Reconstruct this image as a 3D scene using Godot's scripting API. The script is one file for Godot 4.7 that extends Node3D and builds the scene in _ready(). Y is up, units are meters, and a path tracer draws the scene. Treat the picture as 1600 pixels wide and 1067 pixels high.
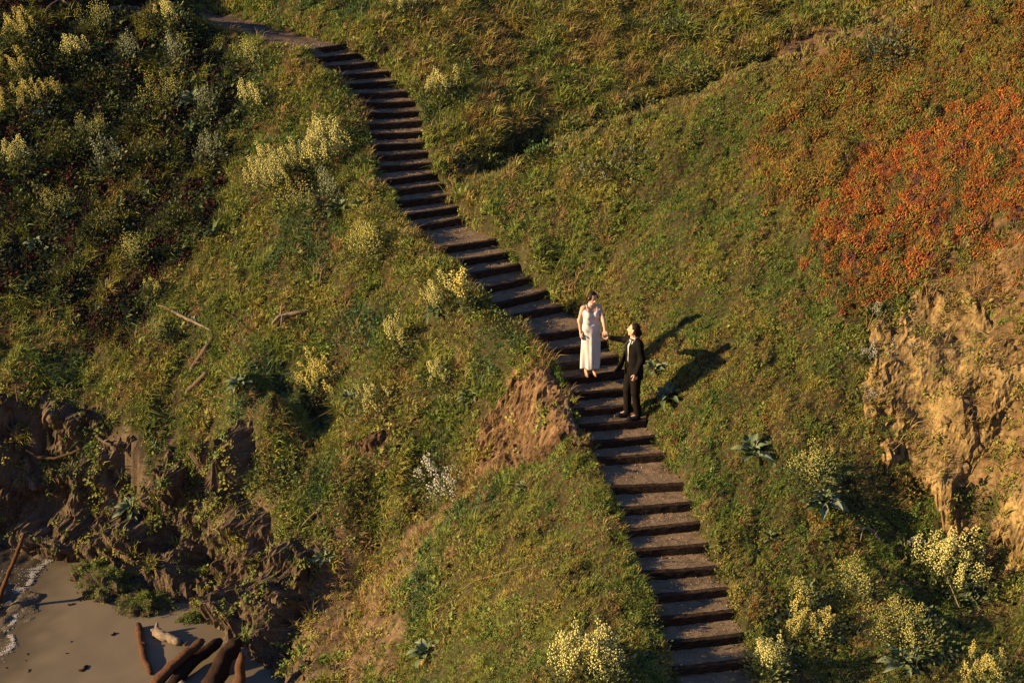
extends Node3D
# A timber-edged stairway climbing a coastal hillside at golden hour, a couple on the steps, a small cove below.

const FOCAL := 2400.0      # focal length in pixels of a 1600 x 1067 frame
const EYE_Y := 11.82       # metres above the step the person in the suit stands on
const PITCH := 22.0
const RISE := 0.15
const SAND := -5.0
const SEA := -5.10

var rng := RandomNumberGenerator.new()
var eye := Vector3(0, EYE_Y, 0)

func _ready():
	rng.seed = 20240611
	make_view()
	make_materials()
	make_stair_line()
	fit_terrain()
	map_zones()
	build_terrain()
	build_rock_faces()
	build_beach()
	build_stairs()
	build_cliff_rocks()
	build_ground_cover()
	build_plants()
	build_driftwood()
	build_people()
	build_small_things()

func make_view():
	var cam := Camera3D.new()
	cam.name = "camera"
	cam.fov = rad_to_deg(2.0 * atan(533.5 / FOCAL))
	cam.near = 0.1
	cam.far = 900.0
	cam.position = eye
	cam.rotation_degrees = Vector3(-PITCH, 0, 0)
	add_child(cam)
	cam.current = true
	var env := Environment.new()
	env.background_mode = Environment.BG_SKY
	var sm := ProceduralSkyMaterial.new()
	sm.sky_top_color = Color(0.30, 0.45, 0.70)
	sm.sky_horizon_color = Color(0.86, 0.72, 0.56)
	sm.sky_curve = 0.15
	sm.ground_bottom_color = Color(0.16, 0.15, 0.13)
	sm.ground_horizon_color = Color(0.55, 0.48, 0.40)
	sm.sky_energy_multiplier = 1.0
	var sky := Sky.new()
	sky.sky_material = sm
	env.sky = sky
	env.background_energy_multiplier = 0.40
	env.tonemap_mode = Environment.TONE_MAPPER_LINEAR
	env.tonemap_exposure = 2.75
	env.sdfgi_enabled = true
	env.ssao_enabled = true
	env.ssil_enabled = true
	var we := WorldEnvironment.new()
	we.name = "world_environment"
	we.environment = env
	add_child(we)
	var sun := DirectionalLight3D.new()
	sun.name = "sun"
	sun.light_color = Color(1.0, 0.865, 0.66)
	sun.light_energy = 1.5
	sun.light_angular_distance = 0.9
	sun.shadow_enabled = true
	var el := deg_to_rad(16.0)
	var az := deg_to_rad(10.0)
	var travel := Vector3(cos(el) * cos(az), -sin(el), -cos(el) * sin(az))
	add_child(sun)
	sun.look_at_from_position(-travel * 50.0, Vector3.ZERO, Vector3.UP)

# ---------------------------------------------------------------- views into the place
func ray(px: float, py: float) -> Vector3:
	var p := deg_to_rad(PITCH)
	var x := (px - 800.0) / FOCAL
	var y := -(py - 533.5) / FOCAL
	return Vector3(x, y * cos(p) - sin(p), -(cos(p) + y * sin(p)))

func at_height(px: float, py: float, y: float) -> Vector3:
	var d := ray(px, py)
	return eye + d * ((y - EYE_Y) / d.y)

func at_depth(px: float, py: float, h: float) -> Vector3:
	var d := ray(px, py)
	return eye + d * (h / -d.z)

func smooth(a: float, b: float, v: float) -> float:
	var t := clampf((v - a) / (b - a), 0.0, 1.0)
	return t * t * (3.0 - 2.0 * t)

# ---------------------------------------------------------------- small mesh helpers
func mesh_from(v: PackedVector3Array, idx: PackedInt32Array, col := PackedColorArray(), uv := PackedVector2Array(), flat := false, closed := false) -> ArrayMesh:
	if closed:
		var vol := 0.0
		for i in range(0, idx.size(), 3):
			vol += v[idx[i]].dot(v[idx[i + 1]].cross(v[idx[i + 2]]))
		if vol > 0.0:
			for i in range(0, idx.size(), 3):
				var t := idx[i + 1]
				idx[i + 1] = idx[i + 2]
				idx[i + 2] = t
	var st := SurfaceTool.new()
	st.begin(Mesh.PRIMITIVE_TRIANGLES)
	if flat:
		st.set_smooth_group(-1)
	else:
		st.set_smooth_group(0)
	for i in v.size():
		if col.size() == v.size():
			st.set_color(col[i])
		if uv.size() == v.size():
			st.set_uv(uv[i])
		if flat:
			st.set_smooth_group(-1)
		st.add_vertex(v[i])
	for i in idx:
		st.add_index(i)
	if flat:
		st.deindex()
	st.generate_normals()
	return st.commit()

func put(called: String, m: Mesh, mat: Material, parent: Node, where := Transform3D()) -> MeshInstance3D:
	var o := MeshInstance3D.new()
	o.name = called
	o.mesh = m
	o.transform = where
	if mat:
		o.material_override = mat
	parent.add_child(o, true)
	return o

var taken := {}
func numbered(called: String) -> String:
	if not taken.has(called):
		taken[called] = 0
		return called
	taken[called] += 1
	return "%s_%03d" % [called, taken[called]]

func thing(called: String, label: String, category: String, where := Transform3D(), group := "") -> Node3D:
	var o := Node3D.new()
	o.name = numbered(called)
	o.transform = where
	tag(o, label, category, group)
	add_child(o)
	return o

func tag(o: Node, label: String, category: String, group := "", kind := ""):
	o.set_meta("label", label)
	o.set_meta("category", category)
	if group != "":
		o.set_meta("group", group)
	if kind != "":
		o.set_meta("kind", kind)

func lin(r: float, g: float, b: float) -> Color:
	return Color(r, g, b).linear_to_srgb()

func frame_on(n: Vector3, yaw: float) -> Basis:
	var y := n.normalized()
	var f := Vector3(sin(yaw), 0, cos(yaw))
	var x := f.cross(y)
	if x.length() < 0.01:
		x = Vector3.RIGHT
	x = x.normalized()
	return Basis(x, y, x.cross(y))

# a tube through points, radius for each point; ends closed; optional ripple for bark
func tube(pts: Array, radii: Array, sides := 8, ripple := 0.0, seed_no := 1) -> ArrayMesh:
	var v := PackedVector3Array()
	var uv := PackedVector2Array()
	var idx := PackedInt32Array()
	var r := RandomNumberGenerator.new()
	r.seed = seed_no
	var lobes := []
	for s in sides:
		lobes.append(1.0 + r.randf_range(-ripple, ripple))
	var n := pts.size()
	var run := 0.0
	var prev := Vector3(0.31, 0.2, 0.93)
	for i in n:
		var t: Vector3
		if i == 0: t = pts[1] - pts[0]
		elif i == n - 1: t = pts[n - 1] - pts[n - 2]
		else: t = pts[i + 1] - pts[i - 1]
		t = t.normalized()
		var a := (prev - t * prev.dot(t)).normalized()
		prev = a
		var b := t.cross(a)
		if i > 0: run += (pts[i] - pts[i - 1]).length()
		for s in sides:
			var ang := TAU * s / sides
			var rad: float = radii[i] * lobes[s] * (1.0 + r.randf_range(-ripple, ripple) * 0.4)
			v.append(pts[i] + (a * cos(ang) + b * sin(ang)) * rad)
			uv.append(Vector2(float(s) / sides * 2.0, run))
	for i in n - 1:
		for s in sides:
			var s2 := (s + 1) % sides
			var p := i * sides
			idx.append_array([p + s, p + s2, p + sides + s, p + s2, p + sides + s2, p + sides + s])
	var c0 := v.size()
	v.append(pts[0]); uv.append(Vector2.ZERO)
	v.append(pts[n - 1]); uv.append(Vector2.ZERO)
	for s in sides:
		var s2 := (s + 1) % sides
		idx.append_array([c0, s2, s])
		idx.append_array([c0 + 1, (n - 1) * sides + s, (n - 1) * sides + s2])
	return mesh_from(v, idx, PackedColorArray(), uv, false, true)
# ---------------------------------------------------------------- stair line
# nose edges of the steps as seen from the viewpoint: left x, left y, right x, right y; heights follow from the count
const NOSES := [[474.5,78.5,536,69.5],[494,91,551,84],[513.5,104,572,98],[530,117.5,603.5,112],[543.5,132,621.5,127],[557,147,635,143],[566,162,648,158],[575,177.5,650,174],[579.5,194,654.5,189.5],[581,210,659,206],[583,228,659,222.7],[591,244,662,238],[595.5,261,667.5,255],[604.5,281,675,272],[616.5,297.7,688,288],[628,316,701,305],[637,335,709,325],[650,354,724,341],
	[700,386,770,375],[719,407,785,396.5],[740,427,802,415],[763,448.5,821,436],[784,473,845,458.5],[804.5,493,873.5,479],
	[846.5,525,928,511],[862,548.5,944,535],[876,570,962,558],[887,591.5,975,581],[900,616,987,607],[907,641,994,633],[914,665,1003,658],[928,692,1018,683],[940.5,717,1033.5,711],
	[964.5,762,1060.5,757],[980,794.5,1073,788.5],[991.5,828,1086,819],[1005,860,1098,853],[1015.5,896,1110,888],[1033,931.5,1125,922],[1044,968,1141.5,956],[1055,1005,1150,994],[1068.5,1044,1162,1034],[1083,1086,1176,1076],[1098,1132,1192,1122]]
var nose_l := []
var nose_r := []
var line := []           # centre line points with height

func make_stair_line():
	for k in NOSES.size():
		var y := (30 - k) * RISE
		var a := at_height(NOSES[k][0], NOSES[k][1], y)
		var b := at_height(NOSES[k][2], NOSES[k][3], y)
		var mid := (a + b) * 0.5
		var along := (b - a).normalized()
		var w := clampf((b - a).length(), 1.12, 1.25)
		nose_l.append(mid - along * w * 0.5)
		nose_r.append(mid + along * w * 0.5)
		line.append(mid)

# path above the first step, walked away from the stairs
func path_points() -> Array:
	return [line[0], at_height(430, 58, 4.52), at_height(385, 44, 4.58), at_height(335, 31, 4.66), at_height(270, 20, 4.8), at_height(180, 12, 5.0)]

# ---------------------------------------------------------------- terrain fit
# spots on the ground: pixel x, pixel y, distance ahead of the viewpoint
const SPOTS := [
	# left hillside
	[-250,0,39.6],[-250,300,35.6],[-250,600,31.9],
	[0,-60,40.3],[0,0,39.0],[0,100,37.6],[0,200,36.3],[0,300,35.0],[0,400,33.8],[0,500,32.7],[0,590,31.7],
	[130,-60,40.6],[130,0,39.3],[130,100,37.8],[130,200,36.3],[130,300,34.9],[130,400,33.6],[130,500,32.4],[130,590,31.5],
	[260,10,39.0],[260,100,37.6],[260,200,36.1],[260,300,34.6],[260,400,33.2],[260,500,31.9],[260,600,30.8],
	[360,90,37.4],[360,200,35.8],[360,300,34.2],[360,400,32.7],[360,500,31.3],[360,600,30.1],[330,690,29.5],
	[450,100,36.7],[450,200,35.0],[450,300,33.5],[450,400,32.0],[450,500,30.6],[450,600,29.1],[430,645,28.7],[370,650,29.3],
	[530,160,35.2],[540,250,33.7],[550,330,32.4],[560,420,31.0],[560,520,29.6],[560,610,28.5],[560,680,27.8],
	[630,400,30.9],[650,480,29.6],[660,560,28.5],[660,640,27.5],[640,710,26.9],
	[720,450,29.6],[740,520,28.4],[760,590,27.4],[740,650,26.9],[800,560,27.3],[830,600,26.7],
	# bare earth slip beside the stairs
	[860,640,26.0],[830,680,25.9],[790,690,26.2],[760,730,26.0],[870,700,25.3],
	# ravine under the left hillside, and the spur in front of it
	[490,690,29.0],[440,735,29.0],[375,800,28.3],[340,860,27.8],
	[560,740,26.9],[500,790,26.8],[440,850,26.55],[400,910,26.5],[620,760,26.3],[560,830,26.3],[500,890,26.1],[440,960,25.7],
	# gully between the spur and the mound
	[700,750,26.4],[650,800,26.4],[600,860,26.3],[560,920,25.9],[520,990,24.8],[480,1060,23.9],[430,1067,24.35],[400,1020,25.2],
	# mound left of the lower stairs
	[860,740,24.7],[800,770,24.8],[740,810,24.6],[690,850,24.5],[900,790,23.8],[930,850,22.8],[860,860,22.9],[790,870,23.3],[720,910,23.4],[650,950,23.6],
	[960,920,21.6],[880,930,21.7],[800,950,22.0],[720,990,22.5],[640,1030,23.1],[570,1050,23.4],
	[980,1000,20.5],[900,1000,20.6],[820,1030,20.9],[1000,1067,19.6],[900,1080,19.5],[780,1090,20.2],[660,1100,21.8],[540,1100,22.9],
	# slope right of the stairs
	[820,390,29.6],[760,330,31.0],
	# back slope above the ridge trail
	[700,250,33.1],[700,200,34.3],[700,150,35.4],[700,80,37.0],[700,0,38.9],[600,60,37.5],[600,0,39.2],[520,30,38.6],[450,10,39.6],
	[780,235,33.6],[800,180,34.8],[800,100,36.6],[800,0,38.9],
	[900,200,34.4],[900,140,35.7],[900,60,37.4],[900,-10,39.0],
	[1000,150,35.3],[1000,80,36.9],[1000,0,38.8],[1100,110,35.9],[1100,50,37.3],[1100,-20,39.1],
	[1200,70,36.5],[1200,10,37.9],[1300,30,36.9],[1300,-20,38.2],[1420,-20,37.2],[1420,-80,39.0],[800,-80,41.0],[1100,-80,41.0],[500,-60,41.0],
]
# ridge of the right-hand hill: pixel x, pixel y (lies on the hill's plane), with the hollow of the trail behind it
const RIDGE := [[740,297],[850,248],[950,208],[1060,165],[1160,126],[1270,88],[1350,58],[1430,22],[1520,-14],[1620,-50]]
# the hill face: pixel x, pixel y, forward offset from the hill's plane (metres, + is towards the viewer)
const FACE := [[900,380,0],[1000,300,0.05],[1000,450,0.1],[1080,560,0.1],[1100,700,0.1],[1150,400,0.15],[1150,220,0.05],[1250,320,0.2],[1250,520,0.1],[1250,700,0],[1300,180,0.1],[1400,270,0.2],[1400,120,0.1],[1500,180,0.15],[1550,60,0.1],[1600,300,0.2],[1500,380,0.1],
	[1350,440,0.1],[1450,460,-0.1],[1560,450,0],[1700,200,0.2],[1700,450,0.1],
	[1380,600,-0.2],[1460,560,-0.25],[1560,560,-0.15],[1420,650,-0.45],[1500,660,-0.4],[1590,660,-0.3],[1440,760,-0.9],[1520,760,-0.9],[1600,770,-0.7],[1460,860,-1.35],[1540,880,-1.4],[1620,900,-1.3],[1700,700,-0.4],[1700,900,-1.2],
	[1300,800,-0.25],[1350,880,-0.5],[1180,820,0.05],[1220,920,0.0],[1300,960,-0.2],[1400,940,-0.7],[1480,960,-0.95],[1580,1000,-1.0],[1260,1040,0.0],[1400,1050,-0.4],[1560,1067,-0.7],[1700,1060,-0.9],[1300,1120,0.0]]

var cx := []
var cz := []
var wts := []
var poly := [0.0, 0.0, 0.0]
const GX0 := -24.0
const GX1 := 17.0
const GZ0 := -48.0
const GZ1 := -15.0
const GS := 0.33
var gnx := 0
var gnz := 0
var base_h := PackedFloat32Array()
var bumps := FastNoiseLite.new()
var clumps := FastNoiseLite.new()
var fine := FastNoiseLite.new()
var tone := FastNoiseLite.new()
var tone2 := FastNoiseLite.new()
var ridges := FastNoiseLite.new()

func hill_hit(px: float, py: float, shift := 0.0) -> Vector3:
	# where a sight line meets the plane of the right-hand hill
	var d := ray(px, py)
	var b := 0.444
	var c := 0.563
	# y = b (x - 2.16) + c (H - 25.5) ; x = d.x t, H = -d.z t, y = EYE_Y + d.y t
	var t := (EYE_Y + b * 2.16 + c * 25.5) / (b * d.x - c * d.z - d.y)
	t -= shift
	return eye + d * t

func tps(r2: float) -> float:
	return 0.0 if r2 < 1e-9 else 0.5 * r2 * log(r2)

func fit_terrain():
	bumps.seed = 3; bumps.frequency = 0.55; bumps.fractal_octaves = 3
	clumps.seed = 8; clumps.noise_type = FastNoiseLite.TYPE_CELLULAR; clumps.frequency = 1.5; clumps.cellular_return_type = FastNoiseLite.RETURN_DISTANCE
	fine.seed = 12; fine.frequency = 3.2; fine.fractal_octaves = 3
	tone.seed = 21; tone.frequency = 0.42; tone.fractal_octaves = 4
	ridges.seed = 44; ridges.frequency = 1.1; ridges.fractal_type = FastNoiseLite.FRACTAL_RIDGED; ridges.fractal_octaves = 4
	tone2.seed = 33; tone2.frequency = 1.3; tone2.fractal_octaves = 3
	var pts := []
	for k in range(0, line.size(), 2):
		pts.append(nose_l[k]); pts.append(nose_r[k])
	for p in path_points().slice(1): pts.append(p)
	for s in SPOTS: pts.append(at_depth(s[0], s[1], s[2]))
	for s in FACE: pts.append(hill_hit(s[0], s[1], s[2]))
	for i in RIDGE.size():
		var p := hill_hit(RIDGE[i][0], RIDGE[i][1], 0.1)
		pts.append(p)
		ridge_line.append(p)
		var drop := 0.25 if i < 3 else 0.75
		pts.append(p + Vector3(0, -drop, -1.5 if i > 2 else -1.0))
	# foot of the cliff and of the spur on the sand
	for s in [[-120,800],[0,848],[70,868],[130,880],[200,935],[260,965],[330,995],[385,1050],[410,1090]]:
		var p := at_height(s[0], s[1], SAND - 0.1)
		pts.append(p)
		pts.append(p + Vector3(-0.5, -0.15, 1.2))
	# lip of the cliff
	for s in [[-120,625,31.5],[0,635,31.0],[70,640,30.9],[140,655,30.6],[200,690,30.1],[270,720,29.6],[330,740,29.2]]:
		pts.append(at_depth(s[0], s[1], s[2]))
	var n := pts.size()
	for p in pts:
		cx.append(p.x); cz.append(p.z)
	var m := n + 3
	var a := []
	for i in n:
		var row := PackedFloat64Array()
		row.resize(m + 1)
		for j in n:
			var dx: float = cx[i] - cx[j]
			var dz: float = cz[i] - cz[j]
			row[j] = tps(dx * dx + dz * dz)
		row[i] += 0.06
		row[n] = 1.0; row[n + 1] = cx[i]; row[n + 2] = cz[i] + 30.0
		row[m] = pts[i].y
		a.append(row)
	for q in 3:
		var row := PackedFloat64Array()
		row.resize(m + 1)
		for j in n:
			row[j] = 1.0 if q == 0 else (cx[j] if q == 1 else cz[j] + 30.0)
		a.append(row)
	for c in m:
		var piv := c
		for r in range(c + 1, m):
			if absf(a[r][c]) > absf(a[piv][c]): piv = r
		var tmp: PackedFloat64Array = a[c]
		a[c] = a[piv]; a[piv] = tmp
		var prow: PackedFloat64Array = a[c]
		var inv := 1.0 / prow[c]
		for r in range(c + 1, m):
			var rr: PackedFloat64Array = a[r]
			var f := rr[c] * inv
			if f != 0.0:
				for k in range(c, m + 1):
					rr[k] -= f * prow[k]
				a[r] = rr
	var sol := PackedFloat64Array()
	sol.resize(m)
	for c in range(m - 1, -1, -1):
		var row: PackedFloat64Array = a[c]
		var s: float = row[m]
		for k in range(c + 1, m):
			s -= row[k] * sol[k]
		sol[c] = s / row[c]
	wts = sol
	gnx = int((GX1 - GX0) / GS) + 1
	gnz = int((GZ1 - GZ0) / GS) + 1
	base_h.resize(gnx * gnz)
	for j in gnz:
		for i in gnx:
			var x := GX0 + i * GS
			var z := GZ0 + j * GS
			var h: float = sol[n] + sol[n + 1] * x + sol[n + 2] * (z + 30.0)
			for k in n:
				var dx: float = x - cx[k]
				var dz: float = z - cz[k]
				var r2 := dx * dx + dz * dz
				if r2 > 1e-9: h += sol[k] * 0.5 * r2 * log(r2)
			base_h[j * gnx + i] = h
	var worst := 0.0
	for p in pts:
		worst = maxf(worst, absf(base(p.x, p.z) - p.y))
	print("terrain points ", n, " worst miss ", worst)

func cub(a: float, b: float, c: float, d: float, t: float) -> float:
	return b + 0.5 * t * (c - a + t * (2.0 * a - 5.0 * b + 4.0 * c - d + t * (3.0 * (b - c) + d - a)))

# smooth hill shape from the fit, carried on outside the fitted area
func base(x: float, z: float) -> float:
	var qx := clampf(x, GX0 + 1.0, GX1 - 1.0)
	var qz := clampf(z, GZ0 + 1.0, GZ1 - 1.0)
	var fx := (qx - GX0) / GS
	var fz := (qz - GZ0) / GS
	var i := clampi(int(fx), 1, gnx - 3)
	var j := clampi(int(fz), 1, gnz - 3)
	var tx := fx - i
	var tz := fz - j
	var o := (j - 1) * gnx + i - 1
	var r0 := cub(base_h[o], base_h[o + 1], base_h[o + 2], base_h[o + 3], tx)
	o += gnx
	var r1 := cub(base_h[o], base_h[o + 1], base_h[o + 2], base_h[o + 3], tx)
	o += gnx
	var r2 := cub(base_h[o], base_h[o + 1], base_h[o + 2], base_h[o + 3], tx)
	o += gnx
	var r3 := cub(base_h[o], base_h[o + 1], base_h[o + 2], base_h[o + 3], tx)
	var h := cub(r0, r1, r2, r3, tz)
	return maxf(h, SAND - 1.2)

# distance to a polyline of points, with the height there: [distance, height, along]
func near_line(pts: Array, x: float, z: float) -> Array:
	var best := 1e9
	var hy := 0.0
	var along := 0.0
	var lz := 0.0
	for k in pts.size() - 1:
		var a: Vector3 = pts[k]
		var b: Vector3 = pts[k + 1]
		var ux := b.x - a.x
		var uz := b.z - a.z
		var t := clampf(((x - a.x) * ux + (z - a.z) * uz) / (ux * ux + uz * uz), 0.0, 1.0)
		var dx := a.x + ux * t - x
		var dz := a.z + uz * t - z
		var d2 := dx * dx + dz * dz
		if d2 < best:
			best = d2
			hy = lerpf(a.y, b.y, t)
			along = k + t
			lz = a.z + uz * t
	return [sqrt(best), hy, along, lz]

# grassy brows added to shade the ravine and the cliff hollows: place, height, reach
var shade_brow := []
var path_line := []
var ridge_line := []

# ground height with its relief; the stair corridor and the path are cut into it
func ground(x: float, z: float) -> float:
	var h := base(x, z)
	var zn := zone_at(x, z)
	var soft: float = 1.0
	if zn == Z_ROCK or zn == Z_EARTH or zn == Z_OUTCROP: soft = 0.45
	elif zn == Z_ICE: soft = 0.5
	for b in shade_brow:
		var q: float = Vector2(x - b[0].x, (z - b[0].z) * 0.7).length_squared() / (b[2] * b[2])
		if q < 5.0: h += b[1] * exp(-q)
	h += bumps.get_noise_2d(x, z) * 0.20 * soft
	h -= clumps.get_noise_2d(x, z) * 0.10 * soft
	h -= clumps.get_noise_2d(x * 2.9 + 5.0, z * 2.9) * 0.055 * soft
	h += fine.get_noise_2d(x, z) * 0.05
	if z < -34 and x < -3:
		var s := near_line(path_line, x, z)
		if s[0] < 1.6:
			var k := smooth(0.5, 1.0, s[0])
			h = lerpf(s[1] + fine.get_noise_2d(x, z) * 0.03, h, k)
	if z > -43 and z < -17 and x > -9 and x < 6:
		var s := near_line(line, x, z)
		if s[0] < 1.5 and (s[2] > 0.01):
			var bank := lerpf(maxf(h, s[1] - 0.04 + bumps.get_noise_2d(x * 2.0, z * 2.0) * 0.10), h, smooth(0.85, 1.45, s[0]))
			h = lerpf(s[1] - RISE - 0.10, bank, smooth(0.56, 0.70, s[0]))
	# behind the crest of the right-hand hill: a sharp edge, the hollow of the trail, a steep cut bank
	if x > -2.5 and z < -28.0 and z > -39.0:
		var s := near_line(ridge_line, x, z)
		if s[0] < 5.6 and s[2] > 0.0:
			var behind: bool = z < s[3]
			var ease := smooth(0.0, 0.8, s[2])
			if behind:
				var wide := bank_at(s[2]) + bumps.get_noise_2d(x * 1.6, z * 1.6) * 0.45
				h -= ease * (0.7 + 0.5 * smooth(0.5, 3.0, s[2])) * smooth(0.03, 0.45, s[0]) * (1.0 - smooth(wide - 0.32, wide, s[0]))
			h += ease * 0.14 * exp(-pow(s[0] / 0.28, 2.0))
	return h

# how far behind the crest the cut bank stands
func bank_at(along: float) -> float:
	var d := [1.6, 2.3, 2.6, 3.1, 3.8, 4.35, 4.5, 4.6, 4.6, 4.6, 4.6]
	var i := clampi(int(along), 0, 9)
	return lerpf(d[i], d[i + 1], along - i)

func normal_at(x: float, z: float) -> Vector3:
	var e := 0.06
	return Vector3(ground(x - e, z) - ground(x + e, z), 2.0 * e, ground(x, z - e) - ground(x, z + e)).normalized()

# where a sight line meets the ground
func hit(px: float, py: float) -> Vector3:
	var d := ray(px, py)
	d = d / Vector2(d.x, d.z).length()
	var t := 15.0
	var last := t
	while t < 70.0:
		var p := eye + d * t
		if p.y < maxf(ground(p.x, p.z), sand_at(p.x, p.z)):
			var lo := last
			var hi := t
			for q in 12:
				var mid := (lo + hi) * 0.5
				var pm := eye + d * mid
				if pm.y < maxf(ground(pm.x, pm.z), sand_at(pm.x, pm.z)): hi = mid
				else: lo = mid
			return eye + d * hi
		last = t
		t += 0.08
	return eye + d * 45.0

func hit_base(px: float, py: float) -> Vector3:
	var d := ray(px, py)
	d = d / Vector2(d.x, d.z).length()
	var t := 15.0
	while t < 60.0:
		var p := eye + d * t
		if p.y < maxf(base(p.x, p.z), SAND): return p
		t += 0.06
	return eye + d * 45.0

func sand_at(x: float, z: float) -> float:
	return SAND + clampf(0.06 * (x + 8.5), -0.6, 0.12) + 0.012 * sin(x * 1.3 + z * 0.7)
# ---------------------------------------------------------------- zones of cover, as outlines on the ground
const Z_GRASS := 0
const Z_ICE := 1
const Z_DARK := 2
const Z_EARTH := 3
const Z_OUTCROP := 4
const Z_ROCK := 5
const Z_BACK := 6
const Z_PATH := 7
const Z_ICE_THIN := 8
const Z_THIN := 9
const Z_SAND := 10
const Z_OUT_GRASS := 11
const ZONES := [
	[Z_BACK, [[560,-40],[600,60],[650,140],[690,230],[740,285],[860,240],[1060,160],[1270,80],[1440,10],[1500,-60],[1000,-70],[600,-70]]],
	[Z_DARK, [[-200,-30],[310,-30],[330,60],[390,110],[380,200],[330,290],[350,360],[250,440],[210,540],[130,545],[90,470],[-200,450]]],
	[Z_ICE_THIN, [[1160,250],[1240,130],[1360,50],[1470,20],[1650,10],[1650,140],[1500,170],[1380,230],[1290,320],[1200,330]]],
	[Z_ICE_THIN, [[1270,400],[1350,420],[1450,420],[1600,380],[1650,300],[1650,470],[1480,470],[1340,490],[1290,440]]],
	[Z_ICE, [[1285,330],[1330,262],[1400,225],[1470,175],[1540,155],[1650,115],[1650,330],[1600,340],[1560,380],[1500,390],[1440,440],[1400,455],[1350,470],[1300,435],[1272,380]]],
	[Z_OUTCROP, [[1420,490],[1470,460],[1560,440],[1660,400],[1660,940],[1600,925],[1570,870],[1500,840],[1450,830],[1430,760],[1400,700],[1362,640],[1375,560]]],
	[Z_OUT_GRASS, [[1520,400],[1660,350],[1660,600],[1600,590],[1550,540],[1520,480],[1440,450]]],
	[Z_OUT_GRASS, [[1480,640],[1560,640],[1620,700],[1600,760],[1540,720]]],
	[Z_OUT_GRASS, [[1500,750],[1570,770],[1560,860],[1500,840]]],
	[Z_EARTH, [[768,640],[800,622],[850,610],[880,640],[915,690],[925,720],[890,725],[840,735],[800,745],[760,735],[745,690]]],
	[Z_THIN, [[745,740],[705,765],[660,812],[610,862],[570,930],[545,1000],[530,1080],[570,1080],[610,1040],[620,960],[645,890],[690,830],[740,780],[765,755]]],
	[Z_EARTH, [[560,670],[610,690],[580,720],[545,705]]],
	[Z_EARTH, [[695,300],[715,285],[760,280],[790,262],[800,272],[760,292],[735,300],[710,320]]],
	[Z_EARTH, [[1190,110],[1230,60],[1330,40],[1420,10],[1430,20],[1340,60],[1250,98]]],
	[Z_ROCK, [[-200,640],[0,640],[40,650],[90,645],[140,660],[190,700],[260,730],[330,745],[380,770],[410,830],[440,860],[520,840],[540,900],[520,980],[500,1080],[380,1090],[350,1010],[260,975],[190,950],[120,885],[-200,880]]],
	[Z_THIN, [[520,830],[600,830],[560,900],[540,980],[520,1060],[450,1060],[470,960],[480,880]]],
]
const MS := 0.12
var mnx := 0
var mnz := 0
var zone_map := PackedByteArray()
var zones_ready := false

func zone_at(x: float, z: float) -> int:
	if not zones_ready: return 0
	var i := int((x - GX0) / MS)
	var j := int((z - GZ0) / MS)
	if i < 0 or j < 0 or i >= mnx or j >= mnz: return 0
	return zone_map[j * mnx + i]

func map_zones():
	path_line = path_points()
	mnx = int((GX1 - GX0) / MS)
	mnz = int((GZ1 - GZ0) / MS)
	zone_map.resize(mnx * mnz)
	zone_map.fill(0)
	for zn in ZONES:
		var out := PackedVector2Array()
		var lo := Vector2(1e9, 1e9)
		var hi := Vector2(-1e9, -1e9)
		for p in zn[1]:
			var w := hit_base(p[0], p[1])
			var q := Vector2(w.x, w.z)
			out.append(q)
			lo = lo.min(q); hi = hi.max(q)
		lo -= Vector2(0.5, 0.5); hi += Vector2(0.5, 0.5)
		for j in range(maxi(0, int((lo.y - GZ0) / MS)), mini(mnz, int((hi.y - GZ0) / MS))):
			for i in range(maxi(0, int((lo.x - GX0) / MS)), mini(mnx, int((hi.x - GX0) / MS))):
				var x := GX0 + (i + 0.5) * MS
				var z := GZ0 + (j + 0.5) * MS
				var wx := tone2.get_noise_2d(x * 1.2, z * 1.2) * 0.7
				var wz := tone2.get_noise_2d(x * 1.2 + 40.0, z * 1.2 - 17.0) * 0.7
				if Geometry2D.is_point_in_polygon(Vector2(x + wx, z + wz), out):
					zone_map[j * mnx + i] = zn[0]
	# trodden path and stair corridor
	for j in mnz:
		for i in mnx:
			var x := GX0 + (i + 0.5) * MS
			var z := GZ0 + (j + 0.5) * MS
			if base(x, z) < sand_at(x, z) - 0.02:
				zone_map[j * mnx + i] = Z_SAND
			elif z < -34 and x < -3.5 and near_line(path_line, x, z)[0] < 0.55 + tone2.get_noise_2d(x * 2.0, z * 2.0) * 0.2:
				zone_map[j * mnx + i] = Z_PATH
	zones_ready = true
	for b in [[385, 700, 0.70, 0.55], [415, 722, 0.65, 0.5], [380, 745, 0.5, 0.45], [20, 632, 0.45, 0.5], [215, 668, 0.35, 0.5]]:
		shade_brow.append([hit_base(b[0], b[1]), b[2], b[3]])

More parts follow.
